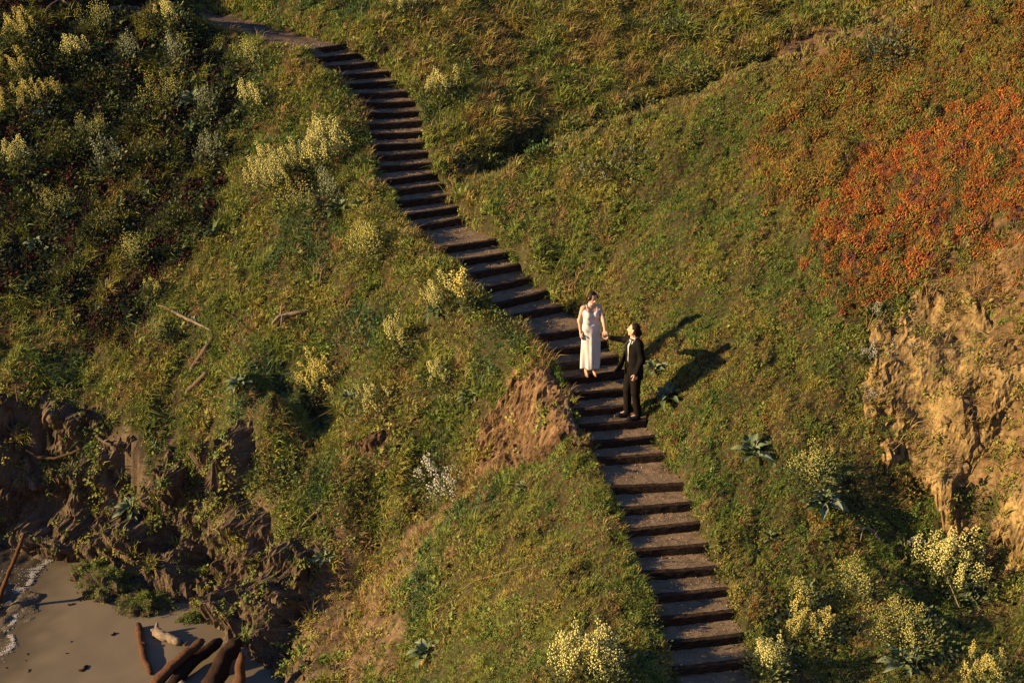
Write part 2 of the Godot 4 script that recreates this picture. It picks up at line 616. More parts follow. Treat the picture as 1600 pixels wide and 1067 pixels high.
# bare soil / rock colour under the plants (linear)
func soil_color(x: float, z: float, zn: int) -> Color:
	var n := tone2.get_noise_2d(x * 1.7, z * 1.7)
	var f := fine.get_noise_2d(x * 3.0, z * 3.0)
	var c := Color(0.070, 0.062, 0.026)
	match zn:
		Z_EARTH: c = Color(0.235, 0.145, 0.075) if z < -25.0 and x > -1.0 else Color(0.165, 0.10, 0.055)
		Z_THIN: c = Color(0.18, 0.122, 0.072)
		Z_OUTCROP: c = Color(0.31, 0.212, 0.09)
		Z_OUT_GRASS: c = Color(0.24, 0.15, 0.07)
		Z_ROCK: c = Color(0.15, 0.108, 0.068)
		Z_PATH: c = Color(0.18, 0.125, 0.085)
		Z_SAND: c = Color(0.16, 0.13, 0.085)
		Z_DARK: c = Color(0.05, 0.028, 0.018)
		Z_ICE, Z_ICE_THIN: c = Color(0.10, 0.055, 0.035)
	var k := 1.0 + n * 0.45 + f * 0.35
	return Color(c.r * k, c.g * k * (1.0 + f * 0.06), c.b * k)

func build_terrain():
	var xs := PackedFloat32Array()
	var zs := PackedFloat32Array()
	# fine where the photograph looks, coarser outwards
	var x := -17.0
	while x <= 11.5:
		xs.append(x); x += 0.075
	var st := 0.1
	while xs[xs.size() - 1] < 60.0:
		st *= 1.18
		xs.append(xs[xs.size() - 1] + st)
	st = 0.1
	var left := []
	x = -17.0
	while x > -60.0:
		st *= 1.18
		x -= st
		left.append(x)
	left.reverse()
	var allx := PackedFloat32Array(left)
	allx.append_array(xs)
	var z := -43.0
	while z <= -17.5:
		zs.append(z); z += 0.075
	st = 0.1
	while zs[zs.size() - 1] < 12.0:
		st *= 1.18
		zs.append(zs[zs.size() - 1] + st)
	st = 0.1
	var back := []
	z = -43.0
	while z > -90.0:
		st *= 1.18
		z -= st
		back.append(z)
	back.reverse()
	var allz := PackedFloat32Array(back)
	allz.append_array(zs)
	var nx := allx.size()
	var nz := allz.size()
	var v := PackedVector3Array()
	var col := PackedColorArray()
	v.resize(nx * nz)
	col.resize(nx * nz)
	for j in nz:
		for i in nx:
			var px := allx[i]
			var pz := allz[j]
			var h := ground(px, pz)
			# outside the fitted area the hill goes on rising behind and falls to the shore in front
			if pz < GZ0 + 1.0: h += (GZ0 + 1.0 - pz) * 0.35
			if pz > GZ1 - 1.0: h = lerpf(h, SAND - 0.6, smooth(0.0, 8.0, pz - GZ1 + 1.0))
			if px > GX1 - 1.0: h += (px - GX1 + 1.0) * 0.2
			v[j * nx + i] = Vector3(px, h, pz)
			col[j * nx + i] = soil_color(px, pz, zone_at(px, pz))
	land = v.duplicate()
	for j in range(3, nz - 3):
		for i in range(3, nx - 3):
			var p := land[j * nx + i]
			var zn := zone_at(p.x, p.z)
			if zn != Z_ROCK and zn != Z_OUTCROP and zn != Z_EARTH: continue
			# the rough rock faces built over the slope take its place
			if zn == Z_EARTH and (p.x < -3.0 or p.x > 1.9 or p.z < -27.5): continue
			if zone_at(p.x - 0.22, p.z) == zn and zone_at(p.x + 0.22, p.z) == zn and zone_at(p.x, p.z - 0.22) == zn and zone_at(p.x, p.z + 0.22) == zn:
				v[j * nx + i].y -= 0.7
	land_nx = nx
	land_i0 = left.size()
	land_j0 = back.size()
	land_ni = int((11.5 + 17.0) / 0.075) - 1
	land_nj = int((43.0 - 17.5) / 0.075) - 1
	var idx := PackedInt32Array()
	for j in nz - 1:
		for i in nx - 1:
			var a := j * nx + i
			idx.append_array([a, a + 1, a + nx, a + 1, a + nx + 1, a + nx])
	var o := put("hillside", mesh_from(v, idx, col), mat_soil, self)
	o.set_meta("kind", "structure")
	o.set_meta("label", "steep coastal hillside of soil and rock under grass")
	o.set_meta("category", "hillside")
	print("terrain ", nx, " x ", nz)

var land := PackedVector3Array()
var land_nx := 0
var land_i0 := 0
var land_j0 := 0
var land_ni := 0
var land_nj := 0

# height of the built ground, quick
func surf(x: float, z: float) -> float:
	var fx := (x + 17.0) / 0.075
	var fz := (z + 43.0) / 0.075
	if fx < 0 or fz < 0 or fx > land_ni or fz > land_nj: return ground(x, z)
	var i := int(fx)
	var j := int(fz)
	var a := (j + land_j0) * land_nx + i + land_i0
	var tx := fx - i
	var tz := fz - j
	return lerpf(lerpf(land[a].y, land[a + 1].y, tx), lerpf(land[a + land_nx].y, land[a + land_nx + 1].y, tx), tz)

func surf_normal(x: float, z: float, e := 0.12) -> Vector3:
	return Vector3(surf(x - e, z) - surf(x + e, z), 2.0 * e, surf(x, z - e) - surf(x, z + e)).normalized()

func on_land(px: float, py: float) -> Vector3:
	var d := ray(px, py)
	d = d / Vector2(d.x, d.z).length()
	var t := 16.0
	var last := t
	while t < 60.0:
		var p := eye + d * t
		if p.y < maxf(surf(p.x, p.z), sand_at(p.x, p.z)):
			var lo := last
			var hi := t
			for q in 10:
				var mid := (lo + hi) * 0.5
				var pm := eye + d * mid
				if pm.y < maxf(surf(pm.x, pm.z), sand_at(pm.x, pm.z)): hi = mid
				else: lo = mid
			return eye + d * hi
		last = t
		t += 0.07
	return eye + d * 45.0
# ---------------------------------------------------------------- materials
var mat_soil: StandardMaterial3D
var mat_leaf: StandardMaterial3D
var mat_timber := []
var mat_tread: StandardMaterial3D
var mat_sand: StandardMaterial3D
var mat_water: StandardMaterial3D
var mat_foam: StandardMaterial3D
var mat_rock := []
var mat_tan_rock := []
var mat_wood := {}

func noise_tex(freq: float, seed_no: int, c0: Color, c1: Color, size := 512, octaves := 5, normal_map := false, cell := false) -> NoiseTexture2D:
	var n := FastNoiseLite.new()
	n.seed = seed_no
	n.frequency = freq
	n.fractal_octaves = octaves
	if cell:
		n.noise_type = FastNoiseLite.TYPE_CELLULAR
	var t := NoiseTexture2D.new()
	t.width = size
	t.height = size
	t.seamless = true
	t.noise = n
	if normal_map:
		t.as_normal_map = true
		t.bump_strength = 6.0
	else:
		var g := Gradient.new()
		g.set_color(0, c0)
		g.set_color(1, c1)
		t.color_ramp = g
	return t

func plain(color: Color, rough := 0.9, spec := 0.3) -> StandardMaterial3D:
	var m := StandardMaterial3D.new()
	m.albedo_color = color
	m.roughness = rough
	m.metallic_specular = spec
	return m

func grained(color: Color, tex: Texture2D, scale: float, rough := 0.95, bump: Texture2D = null, stretch := Vector3.ONE) -> StandardMaterial3D:
	var m := plain(color, rough, 0.25)
	m.albedo_texture = tex
	m.uv1_triplanar = true
	m.uv1_scale = stretch * scale
	if bump:
		m.normal_enabled = true
		m.normal_texture = bump
		m.normal_scale = 1.0
	return m

func make_materials():
	var gr := noise_tex(0.03, 5, Color(0.55, 0.55, 0.55), Color(1.0, 1.0, 1.0))
	var nb := noise_tex(0.035, 6, Color.BLACK, Color.WHITE, 512, 5, true)
	mat_soil = grained(Color.WHITE, gr, 0.9, 1.0, nb)
	mat_soil.vertex_color_use_as_albedo = true
	mat_soil.uv1_world_triplanar = true
	mat_leaf = plain(Color.WHITE, 0.72, 0.3)
	mat_leaf.vertex_color_use_as_albedo = true
	mat_leaf.backlight_enabled = true
	mat_leaf.backlight = Color(0.55, 0.55, 0.3)
	var wood := noise_tex(0.02, 9, Color(0.35, 0.33, 0.31), Color(1, 1, 1))
	for c in [lin(0.075, 0.046, 0.028), lin(0.060, 0.040, 0.026), lin(0.090, 0.058, 0.036)]:
		mat_timber.append(grained(c, wood, 1.2, 0.9, nb, Vector3(0.35, 3.0, 3.0)))
	var grit := noise_tex(0.09, 15, Color(0.45, 0.42, 0.38), Color(1, 1, 1))
	mat_tread = grained(Color.WHITE, grit, 1.4, 1.0, noise_tex(0.12, 16, Color.BLACK, Color.WHITE, 512, 4, true))
	mat_tread.vertex_color_use_as_albedo = true
	mat_tread.uv1_world_triplanar = true
	mat_sand = grained(Color.WHITE, noise_tex(0.12, 25, Color(0.78, 0.78, 0.78), Color(1, 1, 1)), 0.8, 0.6)
	mat_sand.vertex_color_use_as_albedo = true
	mat_sand.uv1_world_triplanar = true
	mat_water = plain(lin(0.05, 0.042, 0.03), 0.14, 0.5)
	mat_foam = plain(lin(0.62, 0.58, 0.52), 0.8, 0.3)
	for c in [lin(0.16, 0.115, 0.073), lin(0.115, 0.08, 0.052), lin(0.21, 0.155, 0.105)]:
		mat_rock.append(grained(c, gr, 1.6, 0.95, nb))
	for c in [lin(0.32, 0.22, 0.105), lin(0.38, 0.275, 0.14), lin(0.25, 0.165, 0.08)]:
		mat_tan_rock.append(grained(c, gr, 1.8, 0.98, nb))
	var bark := noise_tex(0.05, 19, Color(0.28, 0.25, 0.22), Color(1, 1, 1))
	mat_wood.pale = grained(lin(0.50, 0.40, 0.29), wood, 1.0, 0.85, nb)
	mat_wood.grey = grained(lin(0.30, 0.23, 0.16), wood, 1.0, 0.9, nb)
	mat_wood.red = grained(lin(0.20, 0.10, 0.052), wood, 1.0, 0.85, nb)
	mat_wood.dark = grained(lin(0.065, 0.034, 0.02), wood, 1.0, 0.9, nb)
	mat_wood.brown = grained(lin(0.17, 0.115, 0.07), wood, 1.0, 0.9, nb)
	for k in mat_wood:
		var m: StandardMaterial3D = mat_wood[k]
		m.uv1_triplanar = false
		m.albedo_texture = bark
		m.uv1_scale = Vector3(2.0, 0.35, 1)
# ---------------------------------------------------------------- beach and sea
func shore_x(z: float) -> float:
	return -10.15 + 0.16 * sin(z * 1.9 + 0.6) + 0.08 * sin(z * 5.3) + 0.10 * sin(z * 0.7)

func build_beach():
	var v := PackedVector3Array()
	var col := PackedColorArray()
	var idx := PackedInt32Array()
	var xs := []
	var x := -200.0
	while x < -13.0:
		xs.append(x); x += maxf(0.15, (-13.0 - x) * 0.25)
	x = -13.0
	while x < 0.5:
		xs.append(x); x += 0.12
	for q in 12: xs.append(0.5 + q * q * 0.5)
	var zs := []
	var z := -220.0
	while z < -34.0:
		zs.append(z); z += maxf(0.2, (-34.0 - z) * 0.25)
	z = -34.0
	while z < -20.0:
		zs.append(z); z += 0.12
	for q in 20: zs.append(-20.0 + q * q * 0.5)
	for zz in zs:
		for xx in xs:
			var y := sand_at(xx, zz)
			y += fine.get_noise_2d(xx * 0.6, zz * 0.6) * 0.006 + bumps.get_noise_2d(xx * 0.5, zz * 0.5) * 0.02
			if xx > -0.5: y -= (xx + 0.5) * 0.4
			v.append(Vector3(xx, y, zz))
			var wet := smooth(0.15, 1.3, xx - shore_x(zz) + tone2.get_noise_2d(xx, zz) * 0.5)
			var k := 1.0 + tone.get_noise_2d(xx * 2.0, zz * 2.0) * 0.10
			var c := Color(0.105, 0.084, 0.056).lerp(Color(0.19, 0.152, 0.10), wet)
			col.append(Color(c.r * k, c.g * k, c.b * k))
	var nx := xs.size()
	for j in zs.size() - 1:
		for i in nx - 1:
			var a := j * nx + i
			idx.append_array([a, a + 1, a + nx, a + 1, a + nx + 1, a + nx])
	var o := put("beach_sand", mesh_from(v, idx, col), mat_sand, self)
	tag(o, "smooth brown sand of the small cove below the cliff", "sand", "", "structure")
	# sea
	v = PackedVector3Array(); idx = PackedInt32Array()
	xs = []
	x = -400.0
	while x < -16.0:
		xs.append(x); x += maxf(0.2, (-16.0 - x) * 0.25)
	x = -16.0
	while x < -9.4:
		xs.append(x); x += 0.07
	zs = []
	z = -420.0
	while z < -34.0:
		zs.append(z); z += maxf(0.2, (-34.0 - z) * 0.25)
	z = -34.0
	while z < -22.0:
		zs.append(z); z += 0.07
	for q in 24: zs.append(-22.0 + q * q * 0.5)
	for zz in zs:
		for xx in xs:
			var d: float = shore_x(zz) - xx
			var y := SEA + (fine.get_noise_2d(xx * 0.8, zz * 0.45) * 0.06 + bumps.get_noise_2d(xx * 2.0, zz) * 0.06) * smooth(0.0, 0.6, d)
			y -= (1.0 - smooth(-0.12, 0.05, d)) * 0.25
			v.append(Vector3(xx, y, zz))
	nx = xs.size()
	for j in zs.size() - 1:
		for i in nx - 1:
			var a := j * nx + i
			idx.append_array([a, a + 1, a + nx, a + 1, a + nx + 1, a + nx])
	var sea := put("sea", mesh_from(v, idx), mat_water, self)
	tag(sea, "dark shallow sea water at the edge of the sand", "sea", "", "structure")
	# foam: clusters of froth left along the edge and on the first ripples
	var fm := MultiMesh.new()
	fm.transform_format = MultiMesh.TRANSFORM_3D
	fm.use_colors = true
	fm.mesh = boulder(1.0, 0.35, 55, 0.25, false, 5)
	var froth := []
	for q in 40000:
		var zz := rng.randf_range(-33.0, -23.5)
		var band := rng.randf()
		var off := 0.0
		if band < 0.22: off = rng.randfn(0.02, 0.05) * (0.4 + 1.2 * absf(fine.get_noise_2d(zz * 0.9, 3.0)) * 2.0)
		else: off = rng.randf_range(0.0, 1.9)
		var xx := shore_x(zz + off * 0.5) - off
		if band >= 0.22:
			var lace := absf(tone2.get_noise_2d(xx * 2.4 + 9.0, zz * 1.5)) + 0.05 * absf(fine.get_noise_2d(xx, zz))
			if lace > 0.035 + 0.02 * exp(-off * 2.0): continue
		elif tone2.get_noise_2d(zz * 3.0, 4.0) < -0.25: continue
		var y := maxf(SEA, sand_at(xx, zz)) + 0.012
		var s := rng.randf_range(0.004, 0.013)
		froth.append([Transform3D(Basis(Vector3.UP, rng.randf() * TAU) * s, Vector3(xx, y, zz)), Color(0.50, 0.47, 0.42) * rng.randf_range(0.6, 1.0)])
	fill(fm, froth)
	var fo := MultiMeshInstance3D.new()
	fo.name = "foam"
	fo.multimesh = fm
	mat_foam.vertex_color_use_as_albedo = true
	mat_foam.albedo_color = Color.WHITE
	fo.material_override = mat_foam
	fo.set_meta("kind", "stuff")
	sea.add_child(fo)
	# seaweed-grown boulder at the cliff foot and its ground
	for a in [[180, 918, 0.72, 0.36, 5], [228, 946, 0.5, 0.24, 6], [148, 896, 0.42, 0.30, 7], [300, 968, 0.26, 0.12, 8]]:
		var c := at_height(a[0], a[1], SAND + 0.1)
		var rocks := boulder(a[2], a[3], a[4], 0.42, true, 22)
		var b := thing("boulder", ["large boulder matted with green seaweed at the cliff foot", "low seaweed covered boulder running out from the cliff foot", "seaweed covered boulder closest to the water", "small green weed covered stone on the sand"][a[4] - 5], "boulder", Transform3D(Basis(), c - Vector3(0, a[3] * 0.3, 0)))
		put("stone", rocks, mat_rock[1], b)
		# strands of weed
		var mm := MultiMesh.new()
		mm.transform_format = MultiMesh.TRANSFORM_3D
		mm.use_colors = true
		mm.mesh = grass_patch(900 + a[4], 14, 0.06, 0.05, 0.010, 2.0)
		var arr := rocks.surface_get_arrays(0)
		var rv: PackedVector3Array = arr[Mesh.ARRAY_VERTEX]
		var rn: PackedVector3Array = arr[Mesh.ARRAY_NORMAL]
		var list := []
		for q in int(2600 * a[2]):
			var i := rng.randi() % rv.size()
			if rn[i].y < -0.1: continue
			var p := rv[i] + Vector3(rng.randf_range(-.06, .06), 0, rng.randf_range(-.06, .06))
			list.append([Transform3D(frame_on(rn[i] + Vector3(0, -0.2, 0.3), rng.randf() * TAU) * rng.randf_range(0.6, 1.1), p), Color(0.115, 0.145, 0.03) * rng.randf_range(0.6, 1.6)])
		fill(mm, list)
		var mi := MultiMeshInstance3D.new()
		mi.name = "seaweed"
		mi.multimesh = mm
		mi.material_override = mat_leaf
		mi.set_meta("kind", "stuff")
		b.add_child(mi, true)

func fill(mm: MultiMesh, list: Array):
	mm.instance_count = list.size()
	for i in list.size():
		mm.set_instance_transform(i, list[i][0])
		var c: Color = list[i][1]
		c.a = 1.0
		mm.set_instance_color(i, c)

func boulder(rx: float, ry: float, seed_no: int, rough := 0.3, facet := false, detail := 14) -> ArrayMesh:
	var n := FastNoiseLite.new()
	n.seed = seed_no
	n.frequency = 1.1
	var v := PackedVector3Array()
	var idx := PackedInt32Array()
	var rows := detail
	var cols := detail + detail / 2
	for j in rows + 1:
		for i in cols:
			var th := PI * j / rows
			var ph := TAU * i / cols
			var d := Vector3(sin(th) * cos(ph), cos(th), sin(th) * sin(ph))
			var k := 1.0 + n.get_noise_3dv(d * 1.3) * rough * 2.0 + n.get_noise_3dv(d * 4.0 + Vector3(9, 2, 1)) * rough * 0.6
			v.append(Vector3(d.x * rx, d.y * ry, d.z * rx * 0.7) * k)
	for j in rows:
		for i in cols:
			var a := j * cols + i
			var b := j * cols + (i + 1) % cols
			idx.append_array([a, b, a + cols, b, b + cols, a + cols])
	return mesh_from(v, idx, PackedColorArray(), PackedVector2Array(), facet, true)

# ---------------------------------------------------------------- stairs
func timber(length: float, seed_no: int) -> ArrayMesh:
	# rough-sawn beam lying along x, worn edges; top at y = 0, front face at z = 0 (towards +z)
	var r := RandomNumberGenerator.new()
	r.seed = seed_no
	var prof := [Vector2(-0.10, -0.006), Vector2(-0.085, 0.0), Vector2(-0.014, 0.0), Vector2(-0.004, -0.006), Vector2(0, -0.018), Vector2(0, -0.15), Vector2(-0.006, -0.21), Vector2(-0.10, -0.21)]
	var v := PackedVector3Array()
	var idx := PackedInt32Array()
	var segs := 9
	for i in segs + 1:
		var t := float(i) / segs
		var wear := sin(t * PI) * r.randf_range(0.004, 0.016)
		for p in prof:
			v.append(Vector3((t - 0.5) * length, p.y + r.randf_range(-0.003, 0.003) - (wear if p.y > -0.03 else 0.0), p.x + r.randf_range(-0.004, 0.004)))
	var n := prof.size()
	for i in segs:
		for s in n:
			var s2 := (s + 1) % n
			idx.append_array([i * n + s, i * n + n + s, i * n + s2, i * n + s2, i * n + n + s, i * n + n + s2])
	for s in range(1, n - 1):
		idx.append_array([0, s, s + 1])
		idx.append_array([segs * n, segs * n + s + 1, segs * n + s])
	return mesh_from(v, idx, PackedColorArray(), PackedVector2Array(), true, true)

var tread_quads := []

func build_stairs():
	var root := thing("hillside_stairs", "long winding stairway of dark timber risers and earth treads up the hillside", "stairs")
	var pts := []
	for k in nose_l.size():
		var l: Vector3 = nose_l[k]
		var r: Vector3 = nose_r[k]
		var d := (r - l).normalized()
		var out := Vector3(-d.z, 0, d.x)
		if out.z < 0: out = -out
		# beam
		var len := (r - l).length() + 0.10 + rng.randf() * 0.08
		var tilt := rng.randf_range(-0.024, 0.024)
		var bs := Basis(d, Vector3.UP, out).rotated(out, tilt)
		# tread behind it, as far as the next beam up
		var l2: Vector3
		var r2: Vector3
		if k == 0:
			l2 = l - out * 0.5; r2 = r - out * 0.5
		else:
			l2 = nose_l[k - 1]; r2 = nose_r[k - 1]
		var a := l - d * 0.30 - out * 0.085
		var b := r + d * 0.30 - out * 0.085
		var d2 := (r2 - l2).normalized()
		var back := Vector3(-d2.z, 0, d2.x)
		if back.z < 0: back = -back
		var a2 := l2 - d2 * 0.30 - back * 0.03
		var b2 := r2 + d2 * 0.30 - back * 0.03
		var v := PackedVector3Array()
		var col := PackedColorArray()
		var idx := PackedInt32Array()
		var nu := 22
		var nv := 10
		for j in nv + 1:
			for i in nu + 1:
				var u := float(i) / nu
				var w := float(j) / nv
				var p := a.lerp(b, u).lerp(a2.lerp(b2, u), w)
				p.y = l.y - 0.008 + fine.get_noise_2d(p.x * 2.5, p.z * 2.5) * 0.018 + w * 0.02 - sin(w * PI) * 0.012 + absf(u - 0.5) * absf(u - 0.5) * 0.05
				v.append(p)
				var c := Color(0.36, 0.265, 0.165)
				var f := 1.0 + fine.get_noise_2d(p.x * 6.0, p.z * 6.0) * 0.5 + tone2.get_noise_2d(p.x * 2.0, p.z * 2.0) * 0.35
				col.append(Color(c.r * f, c.g * f, c.b * f))
		for j in nv:
			for i in nu:
				var q := j * (nu + 1) + i
				idx.append_array([q, q + nu + 1, q + 1, q + 1, q + nu + 1, q + nu + 2])
		var step := put("step", mesh_from(v, idx, col), mat_tread, root)
		put("riser_timber", timber(len, 100 + k), mat_timber[k % 3], step, Transform3D(bs, (l + r) * 0.5 + Vector3(0, 0.008, 0)))
		tread_quads.append([a, b, a2, b2, l.y])
		if k < nose_l.size() - 2: pts.append((l + r) * 0.5)
	# loose grit and small stones on the treads
	var mm := MultiMesh.new()
	mm.transform_format = MultiMesh.TRANSFORM_3D
	mm.use_colors = true
	mm.mesh = boulder(1.0, 0.6, 77, 0.3, true, 4)
	var list := []
	for tq in tread_quads:
		var area: float = (tq[0] - tq[1]).length() * (tq[0] - tq[2]).length()
		for q in int(area * 330):
			var u := rng.randf()
			var w := rng.randf()
			var p: Vector3 = (tq[0] as Vector3).lerp(tq[1], u).lerp((tq[2] as Vector3).lerp(tq[3], u), w)
			p.y = tq[4] + 0.002 + w * 0.012
			var s := rng.randf_range(0.003, 0.008) * (2.0 if rng.randf() < 0.07 else 1.0)
			var k := rng.randf_range(0.5, 1.5)
			list.append([Transform3D(Basis(Vector3.UP, rng.randf() * TAU) * s, p), Color(0.36 * k, 0.28 * k, 0.19 * k)])
	fill(mm, list)
	var mi := MultiMeshInstance3D.new()
	mi.name = "grit"
	mi.multimesh = mm
	mi.material_override = mat_grit()
	tag(mi, "loose grit and small stones strewn over the stair treads", "grit", "", "stuff")
	add_child(mi)

func mat_grit() -> StandardMaterial3D:
	var m := plain(Color.WHITE, 1.0, 0.2)
	m.vertex_color_use_as_albedo = true
	return m
# ---------------------------------------------------------------- low plants that cover the ground
func grass_patch(seed_no: int, blades: int, radius: float, h: float, w: float, lean: float) -> ArrayMesh:
	var r := RandomNumberGenerator.new()
	r.seed = seed_no
	var v := PackedVector3Array()
	var col := PackedColorArray()
	var idx := PackedInt32Array()
	for q in blades:
		var a := r.randf() * TAU
		var d := radius * sqrt(r.randf())
		var o := Vector3(cos(a) * d, -0.02, sin(a) * d)
		var dir := r.randf() * TAU
		var out := Vector3(cos(dir), 0, sin(dir))
		var side := Vector3(-out.z, 0, out.x).rotated(Vector3.UP, r.randf_range(-0.6, 0.6)) * w * r.randf_range(0.6, 1.3) * 0.5
		var l := h * r.randf_range(0.55, 1.25)
		var ln := lean * r.randf_range(0.2, 1.0)
		var mid := o + Vector3.UP * l * 0.6 + out * l * ln * 0.28
		var tip := o + Vector3.UP * l * (1.0 - 0.25 * ln) + out * l * ln * 0.85
		var b := v.size()
		var k := r.randf_range(0.72, 1.28)
		var c := Color(k * r.randf_range(0.9, 1.15), k, k * r.randf_range(0.8, 1.1))
		for p in [o - side, o + side, mid + side * 0.85, mid - side * 0.85, tip]:
			v.append(p); col.append(c)
		idx.append_array([b, b + 1, b + 2, b, b + 2, b + 3, b + 3, b + 2, b + 4])
	return mesh_from(v, idx, col)

func leaf_patch(seed_no: int, leaves: int, radius: float, h: float, l: float, w: float) -> ArrayMesh:
	var r := RandomNumberGenerator.new()
	r.seed = seed_no
	var v := PackedVector3Array()
	var col := PackedColorArray()
	var idx := PackedInt32Array()
	for q in leaves:
		var a := r.randf() * TAU
		var d := radius * sqrt(r.randf())
		var o := Vector3(cos(a) * d, h * r.randf() * (1.0 - 0.5 * d / radius), sin(a) * d)
		var f := Vector3(r.randf_range(-1, 1), r.randf_range(-0.15, 0.9), r.randf_range(-1, 1)).normalized()
		var side := f.cross(Vector3(r.randf_range(-0.4, 0.4), 1, r.randf_range(-0.4, 0.4))).normalized()
		var s := r.randf_range(0.6, 1.3)
		var up := side.cross(f)
		var b := v.size()
		var k := r.randf_range(0.7, 1.3)
		var c := Color(k * r.randf_range(0.9, 1.15), k, k * r.randf_range(0.8, 1.15))
		for p in [o, o + f * l * s * 0.5 + side * w * s * 0.5 + up * w * 0.2, o + f * l * s - up * l * 0.1, o + f * l * s * 0.5 - side * w * s * 0.5 + up * w * 0.2]:
			v.append(p); col.append(c)
		idx.append_array([b, b + 1, b + 2, b, b + 2, b + 3])
	return mesh_from(v, idx, col)

func finger_patch(seed_no: int, n: int, radius: float, l: float, w: float) -> ArrayMesh:
	var r := RandomNumberGenerator.new()
	r.seed = seed_no
	var v := PackedVector3Array()
	var col := PackedColorArray()
	var idx := PackedInt32Array()
	for q in n:
		var a := r.randf() * TAU
		var d := radius * sqrt(r.randf())
		var o := Vector3(cos(a) * d, -0.01, sin(a) * d)
		var f := Vector3(r.randf_range(-0.8, 0.8), 1.0, r.randf_range(-0.8, 0.8)).normalized()
		var sx := f.cross(Vector3(0.3, 0.1, 1)).normalized() * w
		var sz := f.cross(sx).normalized() * w
		var s := r.randf_range(0.6, 1.3)
		var k := r.randf_range(0.65, 1.3)
		var c := Color(k * r.randf_range(0.9, 1.1), k * r.randf_range(0.75, 1.25), k)
		var b := v.size()
		for p in [o + sx, o - sx * 0.5 + sz * 0.87, o - sx * 0.5 - sz * 0.87, o + f * l * s * 0.7 + sx * 0.9, o + f * l * s * 0.7 - sx * 0.45 + sz * 0.8, o + f * l * s * 0.7 - sx * 0.45 - sz * 0.8, o + f * l * s + sx * 0.1]:
			v.append(p); col.append(c)
		for s3 in 3:
			var t3 := (s3 + 1) % 3
			idx.append_array([b + s3, b + t3, b + 3 + s3, b + t3, b + 3 + t3, b + 3 + s3, b + 3 + s3, b + 3 + t3, b + 6])
	return mesh_from(v, idx, col)

var beds := {}     # kind -> list of [transform, colour] per variant

func bed(kind: String, variant: int, x: Transform3D, c: Color):
	beds[kind][variant].append([x, c])

func pick(list: Array, t: float) -> Color:
	var f := clampf(t, 0.0, 0.9999) * (list.size() - 1)
	var i := int(f)
	return (list[i] as Color).lerp(list[i + 1], f - i)

# is a spot inside what the viewpoint, or one a few steps beside it, can see
func in_view(p: Vector3) -> bool:
	var d := p - eye
	var c := cos(deg_to_rad(PITCH))
	var s := sin(deg_to_rad(PITCH))
	var depth := -d.z * c - d.y * s
	if depth < 5.0: return false
	var sx := 800.0 + FOCAL * d.x / depth
	var sy := 533.5 - FOCAL * (d.y * c - d.z * s) / depth
	return sx > -110 and sx < 1710 and sy > -90 and sy < 1160

